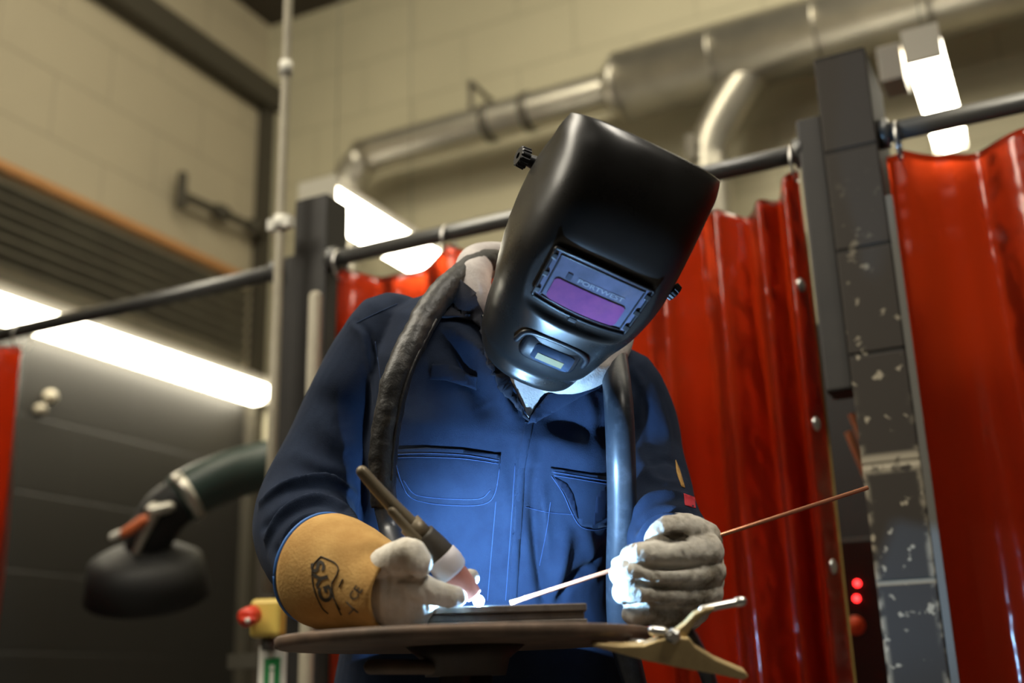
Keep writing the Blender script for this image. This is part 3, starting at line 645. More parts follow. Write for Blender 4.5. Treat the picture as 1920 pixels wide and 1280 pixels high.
Vv = Vv + Nn * np.array([0.0035 * mnoise.noise(Vector((v * 11).tolist())) + 0.0016 * mnoise.noise(Vector((v * [26, 26, 14]).tolist())) for v in Vv])[:, None]
cov.data.vertices.foreach_set('co', Vv.ravel()); cov.data.update()
cb = bvh_of(cov)
# pockets, flaps, loop, placket, seams
pk = drape('chest_pocket', [(737, 843), (800, 838), (870, 842), (938, 852), (935, 905), (925, 930), (908, 942), (850, 944), (790, 938), (765, 925), (750, 897), (742, 868)], cb, .0035, M['navy'], cov, .003, bulge=.004)
seam('pocket_stitching', [[(738, 852), (800, 850), (870, 853), (935, 863)], [(738, 858), (800, 857), (870, 860), (935, 869)], [(744, 872), (752, 900), (768, 930), (800, 942), (850, 947), (905, 945), (928, 925), (938, 868)],
      [(757, 900), (775, 924), (800, 931), (850, 935), (900, 934), (920, 918)]], bvh_of(cov, pk), M['stitch'], pk, off=.0007, r=.0006)
pk2 = drape('torn_pocket', [(1032, 876), (1085, 884), (1140, 893), (1143, 930), (1141, 984), (1112, 990), (1088, 984), (1074, 960), (1058, 925), (1040, 900)], cb, .003, M['navy'], cov, .003, bulge=.003)
link_b2 = bvh_of(cov, pk2)
drape('pocket_hole_shade', [(1038, 893), (1062, 906), (1074, 925), (1080, 950), (1083, 972), (1076, 958), (1060, 925)], link_b2, .0014, M['pocket_in'], pk2, .0008, cell=6)  # dark patches stand in for the shade inside the torn pocket
drape('pocket_hole_shade', [(1118, 930), (1138, 905), (1141, 935), (1134, 972), (1112, 984)], link_b2, .0014, M['pocket_in'], pk2, .0008, cell=6)
seam('pocket_stitching', [[(1034, 884), (1085, 892), (1138, 901)], [(1036, 890), (1085, 898), (1138, 907)], [(1034, 892), (1056, 926), (1072, 962), (1088, 986), (1112, 993), (1140, 988)]], link_b2, M['stitch'], pk2, off=.0008, r=.0007)
drape('fabric_loop', [(811, 684), (840, 688), (870, 698), (898, 706), (894, 733), (865, 724), (838, 714), (808, 712)], cb, .006, M['navy'], cov, .003)
drape('placket', [(985, 790), (999, 792), (984, 880), (976, 1000), (968, 1130), (953, 1130), (962, 1000), (971, 870)], cb, .0022, M['navy'], cov, .0015)
seam('seam', [[(966, 870), (957, 1000), (948, 1125)], [(930, 940), (922, 1030), (914, 1125)], [(1032, 940), (1024, 1000), (1012, 1060)], [(704, 640), (715, 720), (716, 800)], [(745, 570), (700, 590), (668, 606)], [(985, 950), (1030, 960), (1085, 965)]], cb, M['stitch'], cov, r=.0005)
badge = drape('sleeve_badge', [(1281, 925), (1302, 932), (1304, 953), (1284, 947)], cb, .001, M['red_patch'], cov, .001, cell=6)
drape('sleeve_tag', [(1266, 862), (1274, 880), (1284, 915), (1277, 912), (1268, 885)], cb, .001, M['tan'], cov, .001, cell=6)
for p in ((930, 672), (585, 1000), (1097, 944)):
    h = hit(cb, *p); link('snap_button', *lathe(h[0], h[1], [(0, .004), (.002, .004), (.004, .0025)], 14), M['bright'], cov)
hoodpts = [(884, 525, 1.712), (888, 575, 1.685), (900, 630, 1.70), (945, 680, 1.675), (1010, 705, 1.625), (1075, 700, 1.60), (1122, 678, 1.635), (1150, 640, 1.70), (1145, 600, 1.77), (1080, 540, 1.83), (980, 495, 1.85), (900, 490, 1.79), (884, 525, 1.712)]
hoodc = [(p[0], p[1], p[2] + .018, .030) for p in hoodpts]
hoodo = fuse('hood', [chain(hoodc, 20, n=70)], .004, 3, M['white_cloth'], person)
creases(hoodo, [([(1090, 715), (1120, 690), (1145, 665)], .006, -.006), ([(1060, 705), (1100, 695), (1140, 680)], .006, .005), ([(875, 500), (890, 540), (893, 580)], .006, -.005)])
cvb = bvh_of(cov, hoodo)
# collar: two folded flaps standing off the cloth; white shirt in the neck opening; white hood round the neck
shirt = drape('shirt_front', [(950, 690), (1045, 715), (1012, 745), (1000, 768), (991, 783), (980, 760), (965, 725)], cb, .002, M['white_cloth'], person, .002, cell=7)
drape('collar', [(838, 545), (868, 530), (895, 560), (902, 580), (914, 640), (930, 670), (975, 745), (988, 792), (966, 770), (935, 725), (908, 660), (897, 618), (885, 606), (855, 601), (822, 600), (826, 570)], cvb, .008, M['navy_dark'], cov, .004, bulge=.004)
drape('collar', [(988, 793), (1002, 765), (1025, 740), (1060, 722), (1100, 712), (1140, 700), (1150, 712), (1120, 730), (1085, 746), (1040, 770), (1004, 795)], cb, .008, M['navy'], cov, .004, bulge=.004)
for h, dx in ((hipL, -0.03), (hipR, 0.03)):
    b0 = np.array([h[0] + dx, h[1] + 0.03, 0])
    link('boot', *join(tube([b0 + [0, 0.02, 0.045], b0 + [0.0, -0.10, 0.045], b0 + [0, -0.17, 0.035]], [0.045, 0.045, 0.035], 18), tube([b0 + [0, 0.02, 0.05], b0 + [0, 0.02, 0.12]], [.05, .048], 18)), M['boot'], person)

# --- right glove (left in view): tan cuff, cream hand round the torch
gr = [chain([(700, 1092, 1.412, .043), (738, 1105, 1.388, .042), (770, 1120, 1.375, .035)]), chain([(728, 1135, 1.385, .034), (765, 1150, 1.372, .027)]),
      chain([(725, 1062, 1.378, .025), (752, 1044, 1.352, .021), (770, 1036, 1.345, .0185), (786, 1056, 1.340, .0165)]),
      chain([(770, 1100, 1.365, .023), (806, 1108, 1.345, .0165), (836, 1116, 1.345, .0145), (856, 1119, 1.360, .0125)]),
      chain([(775, 1115, 1.372, .021), (818, 1122, 1.385, .016), (858, 1104, 1.405, .0145), (880, 1084, 1.408, .0125)]),
      chain([(765, 1130, 1.375, .019), (786, 1140, 1.372, .0145), (788, 1146, 1.392, .012)]), chain([(752, 1150, 1.375, .018), (768, 1158, 1.372, .0135), (770, 1160, 1.39, .011)])]
gloveR = fuse('glove', gr, .0022, 3, M['glove'], person); gloveR['label'] = 'cream right glove with tan cuff'
creases(gloveR, [([(722, 1085), (740, 1082), (775, 1090)], .003, -.004), ([(706, 1075), (716, 1100), (714, 1150)], .004, .004), ([(722, 1070), (727, 1095), (722, 1130)], .004, -.004), ([(745, 1100), (750, 1130), (748, 1160)], .005, -.003), ([(790, 1100), (800, 1118), (800, 1140)], .003, -.002)])
A0, A1 = at(613, 1068, 1.475), at(712, 1101, 1.398)
axis = A1 - A0; axis /= np.linalg.norm(axis)
cuffp = [(-.012, .071), (0, .074), (.02, .0735), (.05, .069), (.08, .062), (.105, .0555), (.132, .052), (.145, .0505), (.150, .048)]
cs = [[0, 0]]
cuff = link('cuff', *lathe(A0, axis, cuffp + [(.148, .044), (.10, .050), (.05, .064), (0, .069), (-.012, .069)], 64), M['tan'], gloveR)
creases(cuff, [([(640, 990), (665, 1030), (650, 1080)], .02, -.004), ([(700, 1000), (690, 1040), (670, 1075)], .012, .005), ([(735, 1020), (705, 1050), (690, 1090)], .008, -.005), ([(600, 1110), (640, 1130), (690, 1150)], .010, .003)])
kb = bvh_of(cuff)
link('piping', *tube([A0 + axis * -.013 + .0715 * (math.cos(k) * np.cross(axis, CU) / np.linalg.norm(np.cross(axis, CU)) + math.sin(k) * np.cross(axis, np.cross(axis, CU)) / np.linalg.norm(np.cross(axis, np.cross(axis, CU)))) for k in np.linspace(0, 2 * np.pi, 40)], .0022, 8, n=80, cap=False), M['blue'], gloveR)
def px_print(name, body, c, ang, size, bvh, m, parent, off=.0008, bold=0.0, sx=1.0, squeeze=1.0):
    V, Fc = text_mesh(body, size, bold); ca, sa = math.cos(math.radians(ang)), math.sin(math.radians(ang)); out = []; ok = {}
    bm = bmesh.new(); vs = [bm.verts.new((v[0] * sx, -v[1] * squeeze, 0)) for v in V]
    for f in Fc:
        try: bm.faces.new([vs[i] for i in f])
        except ValueError: pass
    bmesh.ops.triangulate(bm, faces=bm.faces[:]); bmesh.ops.subdivide_edges(bm, edges=[e for e in bm.edges if e.calc_length() > 8], cuts=2)
    dead = []
    for v in bm.verts:
        x, y = v.co.x * ca - v.co.y * sa + c[0], v.co.x * sa + v.co.y * ca + c[1]; p = hit(bvh, x, y)
        if p[0] is None: dead.append(v)
        else: v.co = p[0] + p[1] * off
    bmesh.ops.delete(bm, geom=dead, context='VERTS'); bmesh.ops.triangulate(bm, faces=bm.faces[:])
    me = bpy.data.meshes.new(name); bm.to_mesh(me); bm.free(); me.materials.append(m)
    o = bpy.data.objects.new(name, me); COL.objects.link(o); setpar(o, parent); return o
px_print('print', 'GYS', (606, 1090), 254, 44, kb, M['print'], gloveR, bold=1.4, squeeze=.8)
px_print('print', 'CE', (668, 1112), -55, 23, kb, M['print'], gloveR, bold=.3)
seam('print_frame', [[(602, 1043), (626, 1054), (634, 1064), (632, 1076), (622, 1094)], [(602, 1043), (588, 1060), (586, 1085), (592, 1112), (604, 1138), (616, 1150)], [(622, 1094), (624, 1112), (632, 1135), (640, 1152)]], kb, M['print'], gloveR, r=.0009)
seam('print_line', [[(643, 1085), (636, 1100)], [(620, 1105), (628, 1125), (638, 1142)], [(650, 1128), (662, 1140), (672, 1148)], [(655, 1150), (665, 1140)]], kb, M['print'], gloveR, r=.0009)

# --- left glove (right in view): fist round the filler rod
gl = [chain([(1302, 1050, 1.460, 0.0381), (1296, 1098, 1.460, 0.0402), (1275, 1138, 1.467, 0.0340)]), chain([(1272, 1025, 1.535, 0.0484), (1290, 1050, 1.495, 0.0453), (1290, 1085, 1.465, 0.0422)]),
      chain([(1325, 1032, 1.435, 0.0227), (1290, 1036, 1.413, 0.0191), (1240, 1040, 1.398, 0.0170), (1196, 1041, 1.397, 0.0160), (1184, 1048, 1.413, 0.0149), (1200, 1056, 1.433, 0.0134), (1240, 1060, 1.445, 0.0134)]),
      chain([(1330, 1072, 1.435, 0.0216), (1285, 1078, 1.408, 0.0185), (1235, 1078, 1.395, 0.0165), (1178, 1072, 1.393, 0.0155), (1164, 1078, 1.409, 0.0144), (1180, 1085, 1.431, 0.0134)]),
      chain([(1325, 1110, 1.435, 0.0216), (1280, 1114, 1.409, 0.0180), (1230, 1112, 1.395, 0.0165), (1184, 1106, 1.393, 0.0155), (1168, 1110, 1.409, 0.0144), (1185, 1118, 1.431, 0.0134)]),
      chain([(1300, 1143, 1.443, 0.0206), (1265, 1150, 1.415, 0.0170), (1225, 1150, 1.403, 0.0155), (1196, 1147, 1.405, 0.0149), (1186, 1152, 1.420, 0.0134), (1200, 1158, 1.438, 0.0124)]),
      chain([(1318, 1012, 1.463, 0.0258), (1290, 992, 1.435, 0.0191), (1255, 990, 1.417, 0.0165), (1234, 1004, 1.413, 0.0149), (1226, 1018, 1.417, 0.0134)]),
      chain([(1200, 1056, 1.425, 0.0124), (1176, 1054, 1.415, 0.0118), (1162, 1058, 1.411, 0.0108)])]
gloveL = fuse('glove', gl, .0019, 2, M['glove_dirty'], person); gloveL['label'] = 'stained cream left glove closed round the rod'
for gg, sc in ((gloveR, .0011), (gloveL, .0014)):
    Vv = mverts(gg); Nn = mnorm(gg)
    Vv = Vv + Nn * np.array([sc * mnoise.noise(Vector((v * 60).tolist())) + sc * .7 * mnoise.noise(Vector((v * [150, 150, 70]).tolist())) for v in Vv])[:, None]
    gg.data.vertices.foreach_set('co', Vv.ravel()); gg.data.update()
gb = bvh_of(gloveL)
drape('stain', [(1243, 1003), (1262, 996), (1282, 998), (1292, 1005), (1284, 1012), (1262, 1013)], gb, .0006, M['stain'], gloveL, .0004, cell=5)
creases(gloveL, [([(1210, 1062), (1260, 1064), (1310, 1062)], .0035, -.006), ([(1190, 1090), (1240, 1100), (1310, 1098)], .0035, -.006), ([(1195, 1130), (1250, 1136), (1300, 1132)], .0035, -.006), ([(1322, 1000), (1342, 1030), (1340, 1080)], .008, .002),
      ([(1245, 1012), (1270, 1006), (1295, 1012)], .006, -.005), ([(1275, 1025), (1280, 1040), (1276, 1052)], .003, -.002), ([(1225, 1068), (1230, 1080), (1227, 1094)], .003, -.002)])

# --- welding helmet, built in its own axes (cm): x to the wearer's left, y to the crown, z out of the face
HEL = at(1114, 450.3, 1.50)
def rotm(ax, d): return np.array(Matrix.Rotation(math.radians(d), 3, ax))
H_ROLL, H_PITCH, H_YAW = -30.6, 30.5, 14.6
HM = np.stack([CR, CU, -CF], 1) @ rotm('Z', H_ROLL) @ rotm('X', H_PITCH) @ rotm('Y', H_YAW)
def hel(x, y, z): return HEL + HM @ (np.array([x, y, z]) * 0.01)
YS = [-21.9, -20.9, -18.9, -15.0, -11.0, -7.0, -2.0, 3.0, 6.5, 9.0, 11.1, 12.5, 13.1]
ZF = [4.0, 6.3, 8.3, 9.9, 11.06, 12.06, 12.46, 11.9, 11.0, 9.3, 6.9, 4.8, 3.3]
ZB = [1.5, 1.0, 0.2, -0.5, -1.2, -2.6, -4.6, -6.0, -5.9, -4.6, -3.6, -3.1, -2.9]
WW = [3.75, 5.6, 7.5, 8.7, 9.62, 10.67, 11.37, 11.45, 11.25, 11.15, 11.2, 11.0, 10.9]
EX = [2.2, 2.3, 2.5, 2.7, 2.8, 3.2, 3.5, 3.5, 3.4, 3.1, 2.9, 2.7, 2.6]
par = spline(np.c_[YS, ZF, ZB, WW, EX], 150)
LENS_Y, LENS_H, LENS_W = -1.3, 3.95, 6.65
def plate_z(x, y): return 12.11 - 0.0105 * x * x
def shell_pt(s, row):
    y, zf, zb, wd, ex = row; a = s * math.pi / 2
    cx, sx = abs(math.cos(a)) ** (2 / ex), math.copysign(abs(math.sin(a)) ** (2 / ex), a)
    x = wd * sx; z = zb + (zf - zb) * cx
    return x, y, z
def sst(a, b, v): t = min(1, max(0, (v - a) / (b - a))); return t * t * (3 - 2 * t)
SG = np.sin(np.linspace(-1, 1, 121) * math.pi / 2) * 0.35 + np.linspace(-1, 1, 121) * 0.65
V = []
for row in par:
    for s in SG:
        x, y, z = shell_pt(s, row)
        y += 3.5 * sst(4.0, 13.1, row[0]) * (z - row[2]) / (row[1] - row[2])
        if z > 0:
            # recessed bay for the filter: stepped edge left, right and below, running out upward into the forehead
            halfw = 8.6 + 0.25 * (y + 2)
            m_ = (1 - sst(halfw - .7, halfw + .5, abs(x))) * sst(-7.6 + 0.012 * x * x, -6.4 + 0.012 * x * x, y) * (1 - sst(2.4, 5.4, y))
            tgt = plate_z(x, y) - 0.75
            z = z + (tgt - z) * m_ if z > tgt else z
            # rolled chin groove
            z += 0.55 * math.exp(-((y + 19.8) / 0.9) ** 2) - 0.45 * math.exp(-((y + 17.6) / 0.9) ** 2)
        fl = 1 - sst(row[2] + 1.9, row[2] + 2.7, z + 0.10 * (row[0] - 2))
        x -= math.copysign(0.45 * fl * sst(-16, -9, row[0]), x)
        V.append(hel(x, y, z))
Fc = [(j * 121 + i, j * 121 + i + 1, (j + 1) * 121 + i + 1, (j + 1) * 121 + i) for j in range(149) for i in range(120)]
helmet = link('welding_helmet', V, Fc, M['helmet'], person, solid=.0032)
helmet['label'] = 'black welding helmet with purple filter'
# orient normals outward for the solidify
def patch(name, f, xs, ys, m, thick, parent=helmet):
    nx, ny = len(xs), len(ys); P = [hel(*f(x, y)) for y in ys for x in xs]
    Q = [(j * nx + i, j * nx + i + 1, (j + 1) * nx + i + 1, (j + 1) * nx + i) for j in range(ny - 1) for i in range(nx - 1)]
    B = [tuple(np.array(p) + HM @ np.array([0, 0, -thick * .01])) for p in P]; n = len(P)
    Q2 = [tuple(i + n for i in q)[::-1] for q in Q]; edge = []
    bd = [i for i in range(nx)] + [j * nx + nx - 1 for j in range(1, ny)] + [(ny - 1) * nx + i for i in range(nx - 2, -1, -1)] + [j * nx for j in range(ny - 2, 0, -1)]
    for a, b in zip(bd, bd[1:] + bd[:1]): edge.append((a, b, b + n, a + n))
    return link(name, P + B, Q + Q2 + edge, m, parent, smooth=False)
# filter cartridge: slightly trapezoidal curved plate with a raised rim and clip lugs
def cart(x, y):
    k = (y - LENS_Y) / LENS_H; xx = x * (1 + 0.02 * k)
    yy = y - 0.010 * xx * xx * (1 if k < 0 else 0.6) * abs(k) * -1 * (1 if k < 0 else -1)
    return xx, yy, plate_z(xx, yy) - 0.15
X0 = np.linspace(-LENS_W, LENS_W, 25); Y0 = np.linspace(LENS_Y - LENS_H, LENS_Y + LENS_H, 15)
patch('filter_cartridge', cart, X0, Y0, M['cartridge'], 0.6)
bord = [cart(x, Y0[0]) for x in X0] + [cart(X0[-1], y) for y in Y0[1:]] + [cart(x, Y0[-1]) for x in X0[::-1][1:]] + [cart(X0[0], y) for y in Y0[::-1][1:]]
link('cartridge_rim', *tube([hel(a, b, c + .05) for a, b, c in bord], .0024, 8, n=len(bord) * 2, cap=False), M['black'], helmet)
inner = [cart(x * .86, LENS_Y + (y - LENS_Y) * .84) for x, y, _ in [(x, Y0[0], 0) for x in X0] + [(X0[-1], y, 0) for y in Y0[1:]] + [(x, Y0[-1], 0) for x in X0[::-1][1:]] + [(X0[0], y, 0) for y in Y0[::-1][1:]]]
link('inner_bead', *tube([hel(a, b, c + .04) for a, b, c in inner], .0011, 8, n=len(inner) * 2, cap=False), M['black'], helmet)
for sx in (-1, 1):
    for y in (LENS_Y - 2.8, LENS_Y, LENS_Y + 2.8):
        c = cart(sx * 6.45, y); link('clip', *box(hel(c[0], c[1], c[2] + .12), (.008, .008, .004), HM.T), M['black'], helmet, smooth=False, bevel=.0012)
c = cart(-0.5, LENS_Y - 4.3); link('clip', *box(hel(c[0], c[1], c[2] + .15), (.012, .006, .004), HM.T), M['black'], helmet, smooth=False, bevel=.0012)
# purple viewing window with rounded corners
LX, LYc, LHX, LHY = -0.15, LENS_Y - 1.5, 4.93, 1.64
pts = []
for qx, qy, a0 in ((1, 1, 0), (-1, 1, 90), (-1, -1, 180), (1, -1, 270)):
    for a in np.linspace(a0, a0 + 90, 7): pts.append((LX + qx * (LHX - .6) + .6 * math.cos(math.radians(a)), LYc + qy * (LHY - .6) + .6 * math.sin(math.radians(a))))
bm = bmesh.new(); bm.faces.new([bm.verts.new((x, y, 0)) for x, y in pts])
for k in np.arange(-4.5, 5, .5): bmesh.ops.bisect_plane(bm, geom=bm.verts[:] + bm.edges[:] + bm.faces[:], plane_co=(k, 0, 0), plane_no=(1, 0, 0))
for v in bm.verts: x, y, z = cart(v.co.x, v.co.y); v.co = Vector(hel(x, y, z + .10).tolist())
me = bpy.data.meshes.new('filter_window'); bm.to_mesh(me); bm.free(); me.materials.append(M['lens'])
o = bpy.data.objects.new('filter_window', me); COL.objects.link(o); setpar(o, helmet); s = o.modifiers.new('s', 'SOLIDIFY'); s.thickness = .0008; s.offset = 0
tv, tf = text_mesh('PORTWEST', .88, .012); tv = [(x * 1.42 + .75, y + LENS_Y + 0.95) for x, y, _ in tv]
link('lettering', [hel(*(np.array(cart(x, y)) + [0, 0, .06])) for x, y in tv], tf, M['letters'], helmet, smooth=False)
link('emblem', *box(hel(*(np.array(cart(-3.6, LENS_Y + 0.95)) + [0, 0, .06])), (.007, .009, .0008), HM.T), M['sensor'], helmet, smooth=False)
# sensor pod on the chin
def podc(x, y): return hel(x, y, 0)
PZ = 11.0
link('sensor_pod', *loft([[hel(-0.2 + a * rx, -12.3 + b * ry, z) for a, b in [(math.copysign(abs(math.cos(k)) ** .45, math.cos(k)), math.copysign(abs(math.sin(k)) ** .45, math.sin(k))) for k in np.linspace(0, 2 * np.pi, 36, endpoint=False)]]
     for z, rx, ry in ((PZ - 1.6, 4.1, 2.2), (PZ - .4, 4.0, 2.1), (PZ - .05, 3.7, 1.8))]), M['black'], helmet)
link('sensor_window', *loft([[hel(0.3 + a * rx, -12.6 + b * ry, z) for a, b in [(math.copysign(abs(math.cos(k)) ** .3, math.cos(k)), math.copysign(abs(math.sin(k)) ** .3, math.sin(k))) for k in np.linspace(0, 2 * np.pi, 28, endpoint=False)]]
     for z, rx, ry in ((PZ - .3, 2.9, 1.35), (PZ + .12, 2.8, 1.25))]), M['sensor'], helmet)
link('sensor_strip', *box(hel(0.1, -13.1, PZ + .14), (.038, .009, .001), HM.T), M['solar'], helmet, smooth=False)
link('pod_shroud', *tube([hel(-4.9, -12.6, PZ - .9), hel(-4.4, -10.6, PZ - .2), hel(-2.4, -9.9, PZ + .2), hel(2.2, -9.9, PZ + .2), hel(4.3, -10.8, PZ - .2), hel(4.7, -12.4, PZ - .9)], .0045, 12, n=40), M['black'], helmet)
# headgear knobs at the temples and strap end at the crown
def knob(p, d, r, L, name, lab=None):
    d = d / np.linalg.norm(d); u = np.cross(d, [0.2, 0.3, 1]); u /= np.linalg.norm(u); v = np.cross(d, u)
    R_ = lambda z, q, notch: [p + d * z + (q * (1 + (notch if k % 4 < 2 else 0))) * (math.cos(a) * u + math.sin(a) * v) for k, a in enumerate(np.linspace(0, 2 * np.pi, 56, endpoint=False))]
    return link(name, *loft([R_(-.02, r * .7, 0), R_(0, r * .55, 0), R_(.002, r, -.10), R_(L * .9, r * .95, -.10), R_(L, r * .80, 0), R_(L, r * .3, 0), R_(L * .7, r * .3, 0)]), M['black'], helmet, smooth=False)
knob(hel(-11.6, 3.2, -7.6), HM @ np.array([-1, 0.05, 0.15]), .0155, .015, 'temple_knob')
knob(hel(10.8, 0.6, 5.2), HM @ np.array([1, -0.25, 0.25]), .0125, .010, 'temple_knob')
link('headband', *tube([hel(-5.2, 12.3, -4.4), hel(-3.0, 13.2, -4.2), hel(0.5, 12.6, -4.2), hel(3, 12.0, -4.4)], .006, 12, n=30, flat=.4), M['black'], helmet)
link('band_buckle', *box(hel(-1.6, 13.3, -4.2), (.020, .005, .010), HM.T), M['black'], helmet, smooth=False, bevel=.002)

# ================================================================== TORCH, CABLE, ROD, ARC
torch = thing('welding_torch', 'black welding torch with pink nozzle in right glove, its thick cable draped over shoulders', 'welding torch', at(840, 1060, 1.36))
tip = at(893, 1121, 1.395)
Q0, Q1, Q2 = at(679, 884, 1.375), at(790, 1003, 1.385), at(845, 1066, 1.392)
link('back_cap', *tube([Q0, at(720, 930, 1.379), Q1], [.0075, .0085, .0105], 20), M['cap'], torch)
link('cap_collar', *cyl(at(768, 982, 1.383), at(792, 1006, 1.386), .0145), M['cap'], torch)
link('gas_tube', *tube([at(735, 958, 1.37), at(775, 1003, 1.372), at(800, 1030, 1.376)], [.0055, .0065, .008], 12), M['cap'], torch)
link('torch_body', *tube([at(790, 1003, 1.385), at(812, 1028, 1.388), at(832, 1050, 1.391)], [.017, .0195, .020], 24, cap=False), M['torch'], torch)
link('handle', *tube([at(806, 1068, 1.398), at(785, 1080, 1.385), at(760, 1100, 1.376), at(735, 1128, 1.38)], [.0145, .0135, .014, .014], 20), M['blue'], torch)
td = (tip - Q2) / np.linalg.norm(tip - Q2)
link('insulator', *lathe(at(826, 1044, 1.389), td, [(-.002, .019), (0, .0215), (.012, .022), (.022, .0205), (.026, .0175)], 32), M['insulator'], torch)
Ln = np.linalg.norm(tip - at(838, 1058, 1.391))
link('nozzle', *lathe(at(838, 1058, 1.391), td, [(0, .0155), (.02, .0155), (.036, .0135), (.050, .0105), (Ln - .004, .0095), (Ln - .005, .006), (.02, .010)], 32), M['ceramic'], torch)
link('tungsten', *cyl(tip - td * .02, tip + td * .003, .0012, .0005, 10), M['steel_grey'], torch)
sl = [(945, 478, 1.86, .021), (895, 495, 1.77, .021), (845, 535, 1.70, .0205), (800, 592, 1.645, .0205), (762, 665, 1.595, .020), (736, 740, 1.570, .020), (722, 820, 1.560, .0195), (717, 890, 1.552, .0195), (722, 950, 1.548, .019)]
sleeve = link('leather_sleeve', *chain(sl, 24, n=140, cap=False), M['leather_black'], torch); sleeve['label'] = 'scuffed black leather cable cover'
Vv = mverts(sleeve); Nn = mnorm(sleeve)
from mathutils import noise as mnoise
Vv = Vv + Nn * np.array([0.0028 * mnoise.noise(Vector((v * 28).tolist())) + 0.0015 * mnoise.noise(Vector((v * 75).tolist())) for v in Vv])[:, None]
sleeve.data.vertices.foreach_set('co', Vv.ravel())
zp = [at(p[0] + 17, p[1] + 8, p[2] - .013) for p in sl[3:8]]
link('cover_zip', *tube(zp, .0028, 8, n=60), M['leather_black'], sleeve)
link('lower_cable', *chain([(722, 945, 1.548, .016), (735, 1000, 1.53, .016), (748, 1055, 1.46, .015), (740, 1100, 1.40, .014), (738, 1125, 1.385, .013)], 20), M['rubber'], torch)
hose = link('cable_hose', *chain([(945, 478, 1.86, .019), (1030, 488, 1.875, .019), (1105, 545, 1.86, .020), (1142, 610, 1.78, .0205), (1152, 680, 1.665, .0205), (1160, 760, 1.575, .0205), (1164, 850, 1.562, .0205), (1166, 960, 1.585, .0205), (1163, 1080, 1.61, .0205), (1168, 1190, 1.635, .0205), (1195, 1300, 1.64, .017), (1225, 1420, 1.66, .017), (1240, 1600, 1.70, .017)], 24, n=140), M['rubber'], torch)
rodA, rodB = at(957, 1130, 1.40), at(1627, 914, 1.50)
o = link('filler_rod', *cyl(rodA, rodB, .0028, seg=12), M['copper']); tag(o, 'long thin copper coloured filler rod held in left glove', 'filler rod')
arc = thing('welding_arc', 'brilliant white welding arc at the nozzle tip above the plates', 'welding arc', tip)
link('arc_glow', *ball(tip + td * .0045, (CR, CU, CF), (.0065, .0065, .0065)), M['arc'], arc)

# ================================================================== POSITIONER TABLE, PLATES, CLAMP
DC = np.array([-0.712, 1.282, 1.072])
tb = thing('welding_table', 'small round rusty steel welding table on a post', 'table', (DC[0], DC[1], 0))
link('table_disc', *lathe(DC, (0, 0, 1), [(-.014, .02), (-.014, .228), (-.012, .2335), (-.002, .2345), (0, .232), (0, .02)], 96), M['rust'], tb)
link('hub', *lathe(DC + [0, 0, -.05], (0, 0, 1), [(0, .05), (.02, .055), (.036, .075)], 40), M['steel_dark'], tb)
link('post', *cyl((DC[0], DC[1], 0.02), DC + [0, 0, -.05], .033), M['steel_dark'], tb)
link('base', *cyl((DC[0], DC[1], 0), (DC[0], DC[1], 0.03), .13, .12, 48), M['steel_dark'], tb)
br = at(765, 1250, 1.38)
link('support_bar', *tube([br - CR * .045, br + CR * .10], .009, 12), M['rust'], tb)
link('support_bracket', *box((br + np.array(DC) * 0 + CR * .06 + [0, 0, .0]), (.03, .03, .05)), M['steel_dark'], tb, smooth=False, bevel=.003)
zt = DC[2]
pa = (at(790, 1150, 1.395) + at(1098, 1150, 1.395)) / 2; pw = np.linalg.norm(at(790, 1150, 1.395) - at(1098, 1150, 1.395))
px_ = CR - CR[2] * np.array([0, 0, 1]); px_ /= np.linalg.norm(px_); py_ = np.cross([0, 0, 1], px_); pax = np.array([px_, py_, [0, 0, 1]])
pc = np.array([pa[0], pa[1], 0])
top = at(940, 1135, 1.375)[2]; hh = (top - zt)
lay = [('lower of the stacked steel plates on the round table', 0, .40, 1.0, .056), ('middle steel plate of the stack on the round table', .41, .70, .97, .050), ('upper steel plate of the stack under the arc', .71, 1.0, 1.0, .058)]
for lab, a, b, sc_, dp in lay:
    o = link('steel_plate', *box(pc + py_ * .0 + [0, 0, zt + hh * (a + b) / 2], (pw * sc_, dp, hh * (b - a)), pax), M['plate'], smooth=False, bevel=.0015)
    tag(o, lab, 'steel plate', 'stacked steel plates')
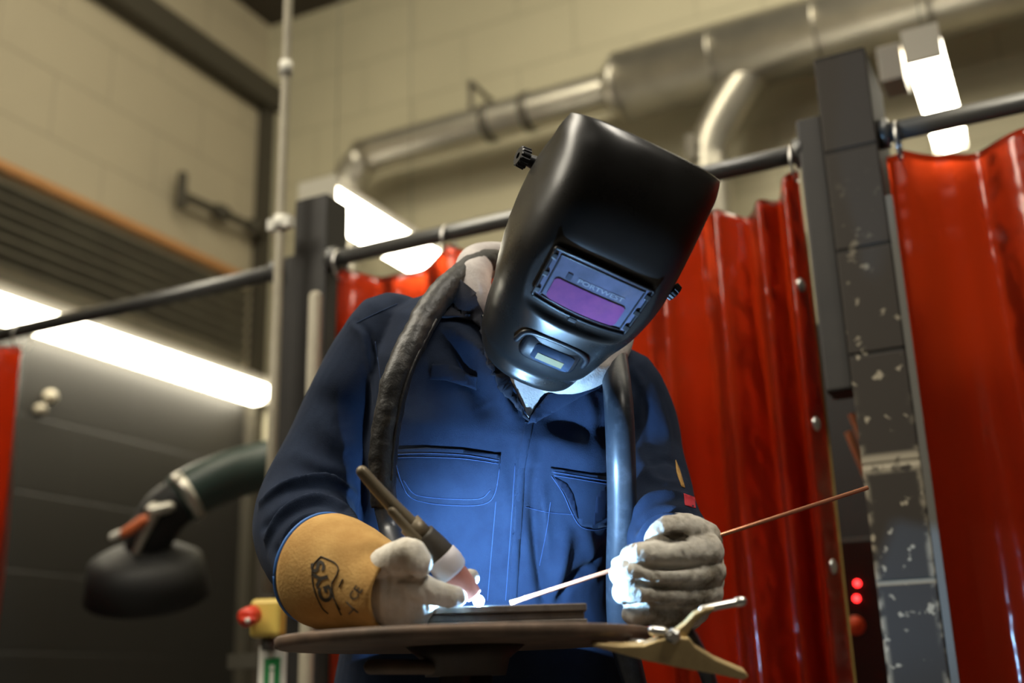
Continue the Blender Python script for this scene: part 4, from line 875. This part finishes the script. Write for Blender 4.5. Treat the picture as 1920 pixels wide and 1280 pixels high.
# earth clamp
ec = thing('earth_clamp', 'brass earth clamp gripping right edge of the round table', 'clamp', at(1250, 1200, 1.26))
def slab(name, P, d, th, m, parent):
    A = [at(x, y, d) for x, y in P]; A = [p - CF * th / 2 for p in A]; B = [p + CF * th for p in A]; n = len(P)
    Fc = [tuple(range(n)), tuple(range(n, 2 * n))[::-1]] + [(i, (i + 1) % n, n + (i + 1) % n, n + i) for i in range(n)]
    return link(name, A + B, Fc, m, parent, smooth=False, bevel=.0035)
slab('lower_jaw', [(1108, 1207), (1112, 1202), (1160, 1207), (1205, 1206), (1232, 1196), (1262, 1190), (1290, 1192), (1302, 1208), (1340, 1232), (1396, 1256), (1401, 1264), (1392, 1270), (1330, 1258), (1265, 1246), (1200, 1232), (1150, 1218)], 1.262, .020, M['brass'], ec)
slab('upper_lever', [(1232, 1186), (1262, 1182), (1283, 1166), (1300, 1148), (1318, 1139), (1338, 1135), (1338, 1142), (1318, 1150), (1302, 1164), (1290, 1184), (1276, 1200), (1240, 1202)], 1.266, .014, M['brass'], ec)
link('lever_handle', *tube([at(1318, 1142, 1.266), at(1386, 1128, 1.275)], .0045, 14, n=4), M['bright'], ec)
link('handle_tip', *tube([at(1383, 1128.5, 1.275), at(1391, 1127, 1.275)], .0058, 14, n=3), M['bright'], ec)
link('pivot_bolt', *lathe(at(1262, 1191, 1.254), -CF, [(0, .0085), (.004, .0085), (.007, .005)], 6), M['bright'], ec, smooth=False)
link('contact_pad', *tube([at(1224, 1182, 1.262), at(1244, 1184, 1.262)], .0055, 12), M['bright'], ec)
link('spring', *tube([at(1258 + 9 * math.cos(k), 1193 + 9 * math.sin(k), 1.258 - .0007 * k) for k in np.linspace(0, 18, 60)], .0012, 6, n=120), M['steel_grey'], ec)
link('clamp_lug', *tube([at(1205, 1208, 1.29), at(1180, 1206, 1.30)], .006, 12), M['bright'], ec)
link('clamp_cable', *chain([(1288, 1186, 1.275, .009), (1300, 1205, 1.285, .009), (1318, 1245, 1.30, .009), (1335, 1300, 1.33, .009), (1345, 1420, 1.36, .009), (1350, 1700, 1.40, .009)], 16), M['rubber'], ec)
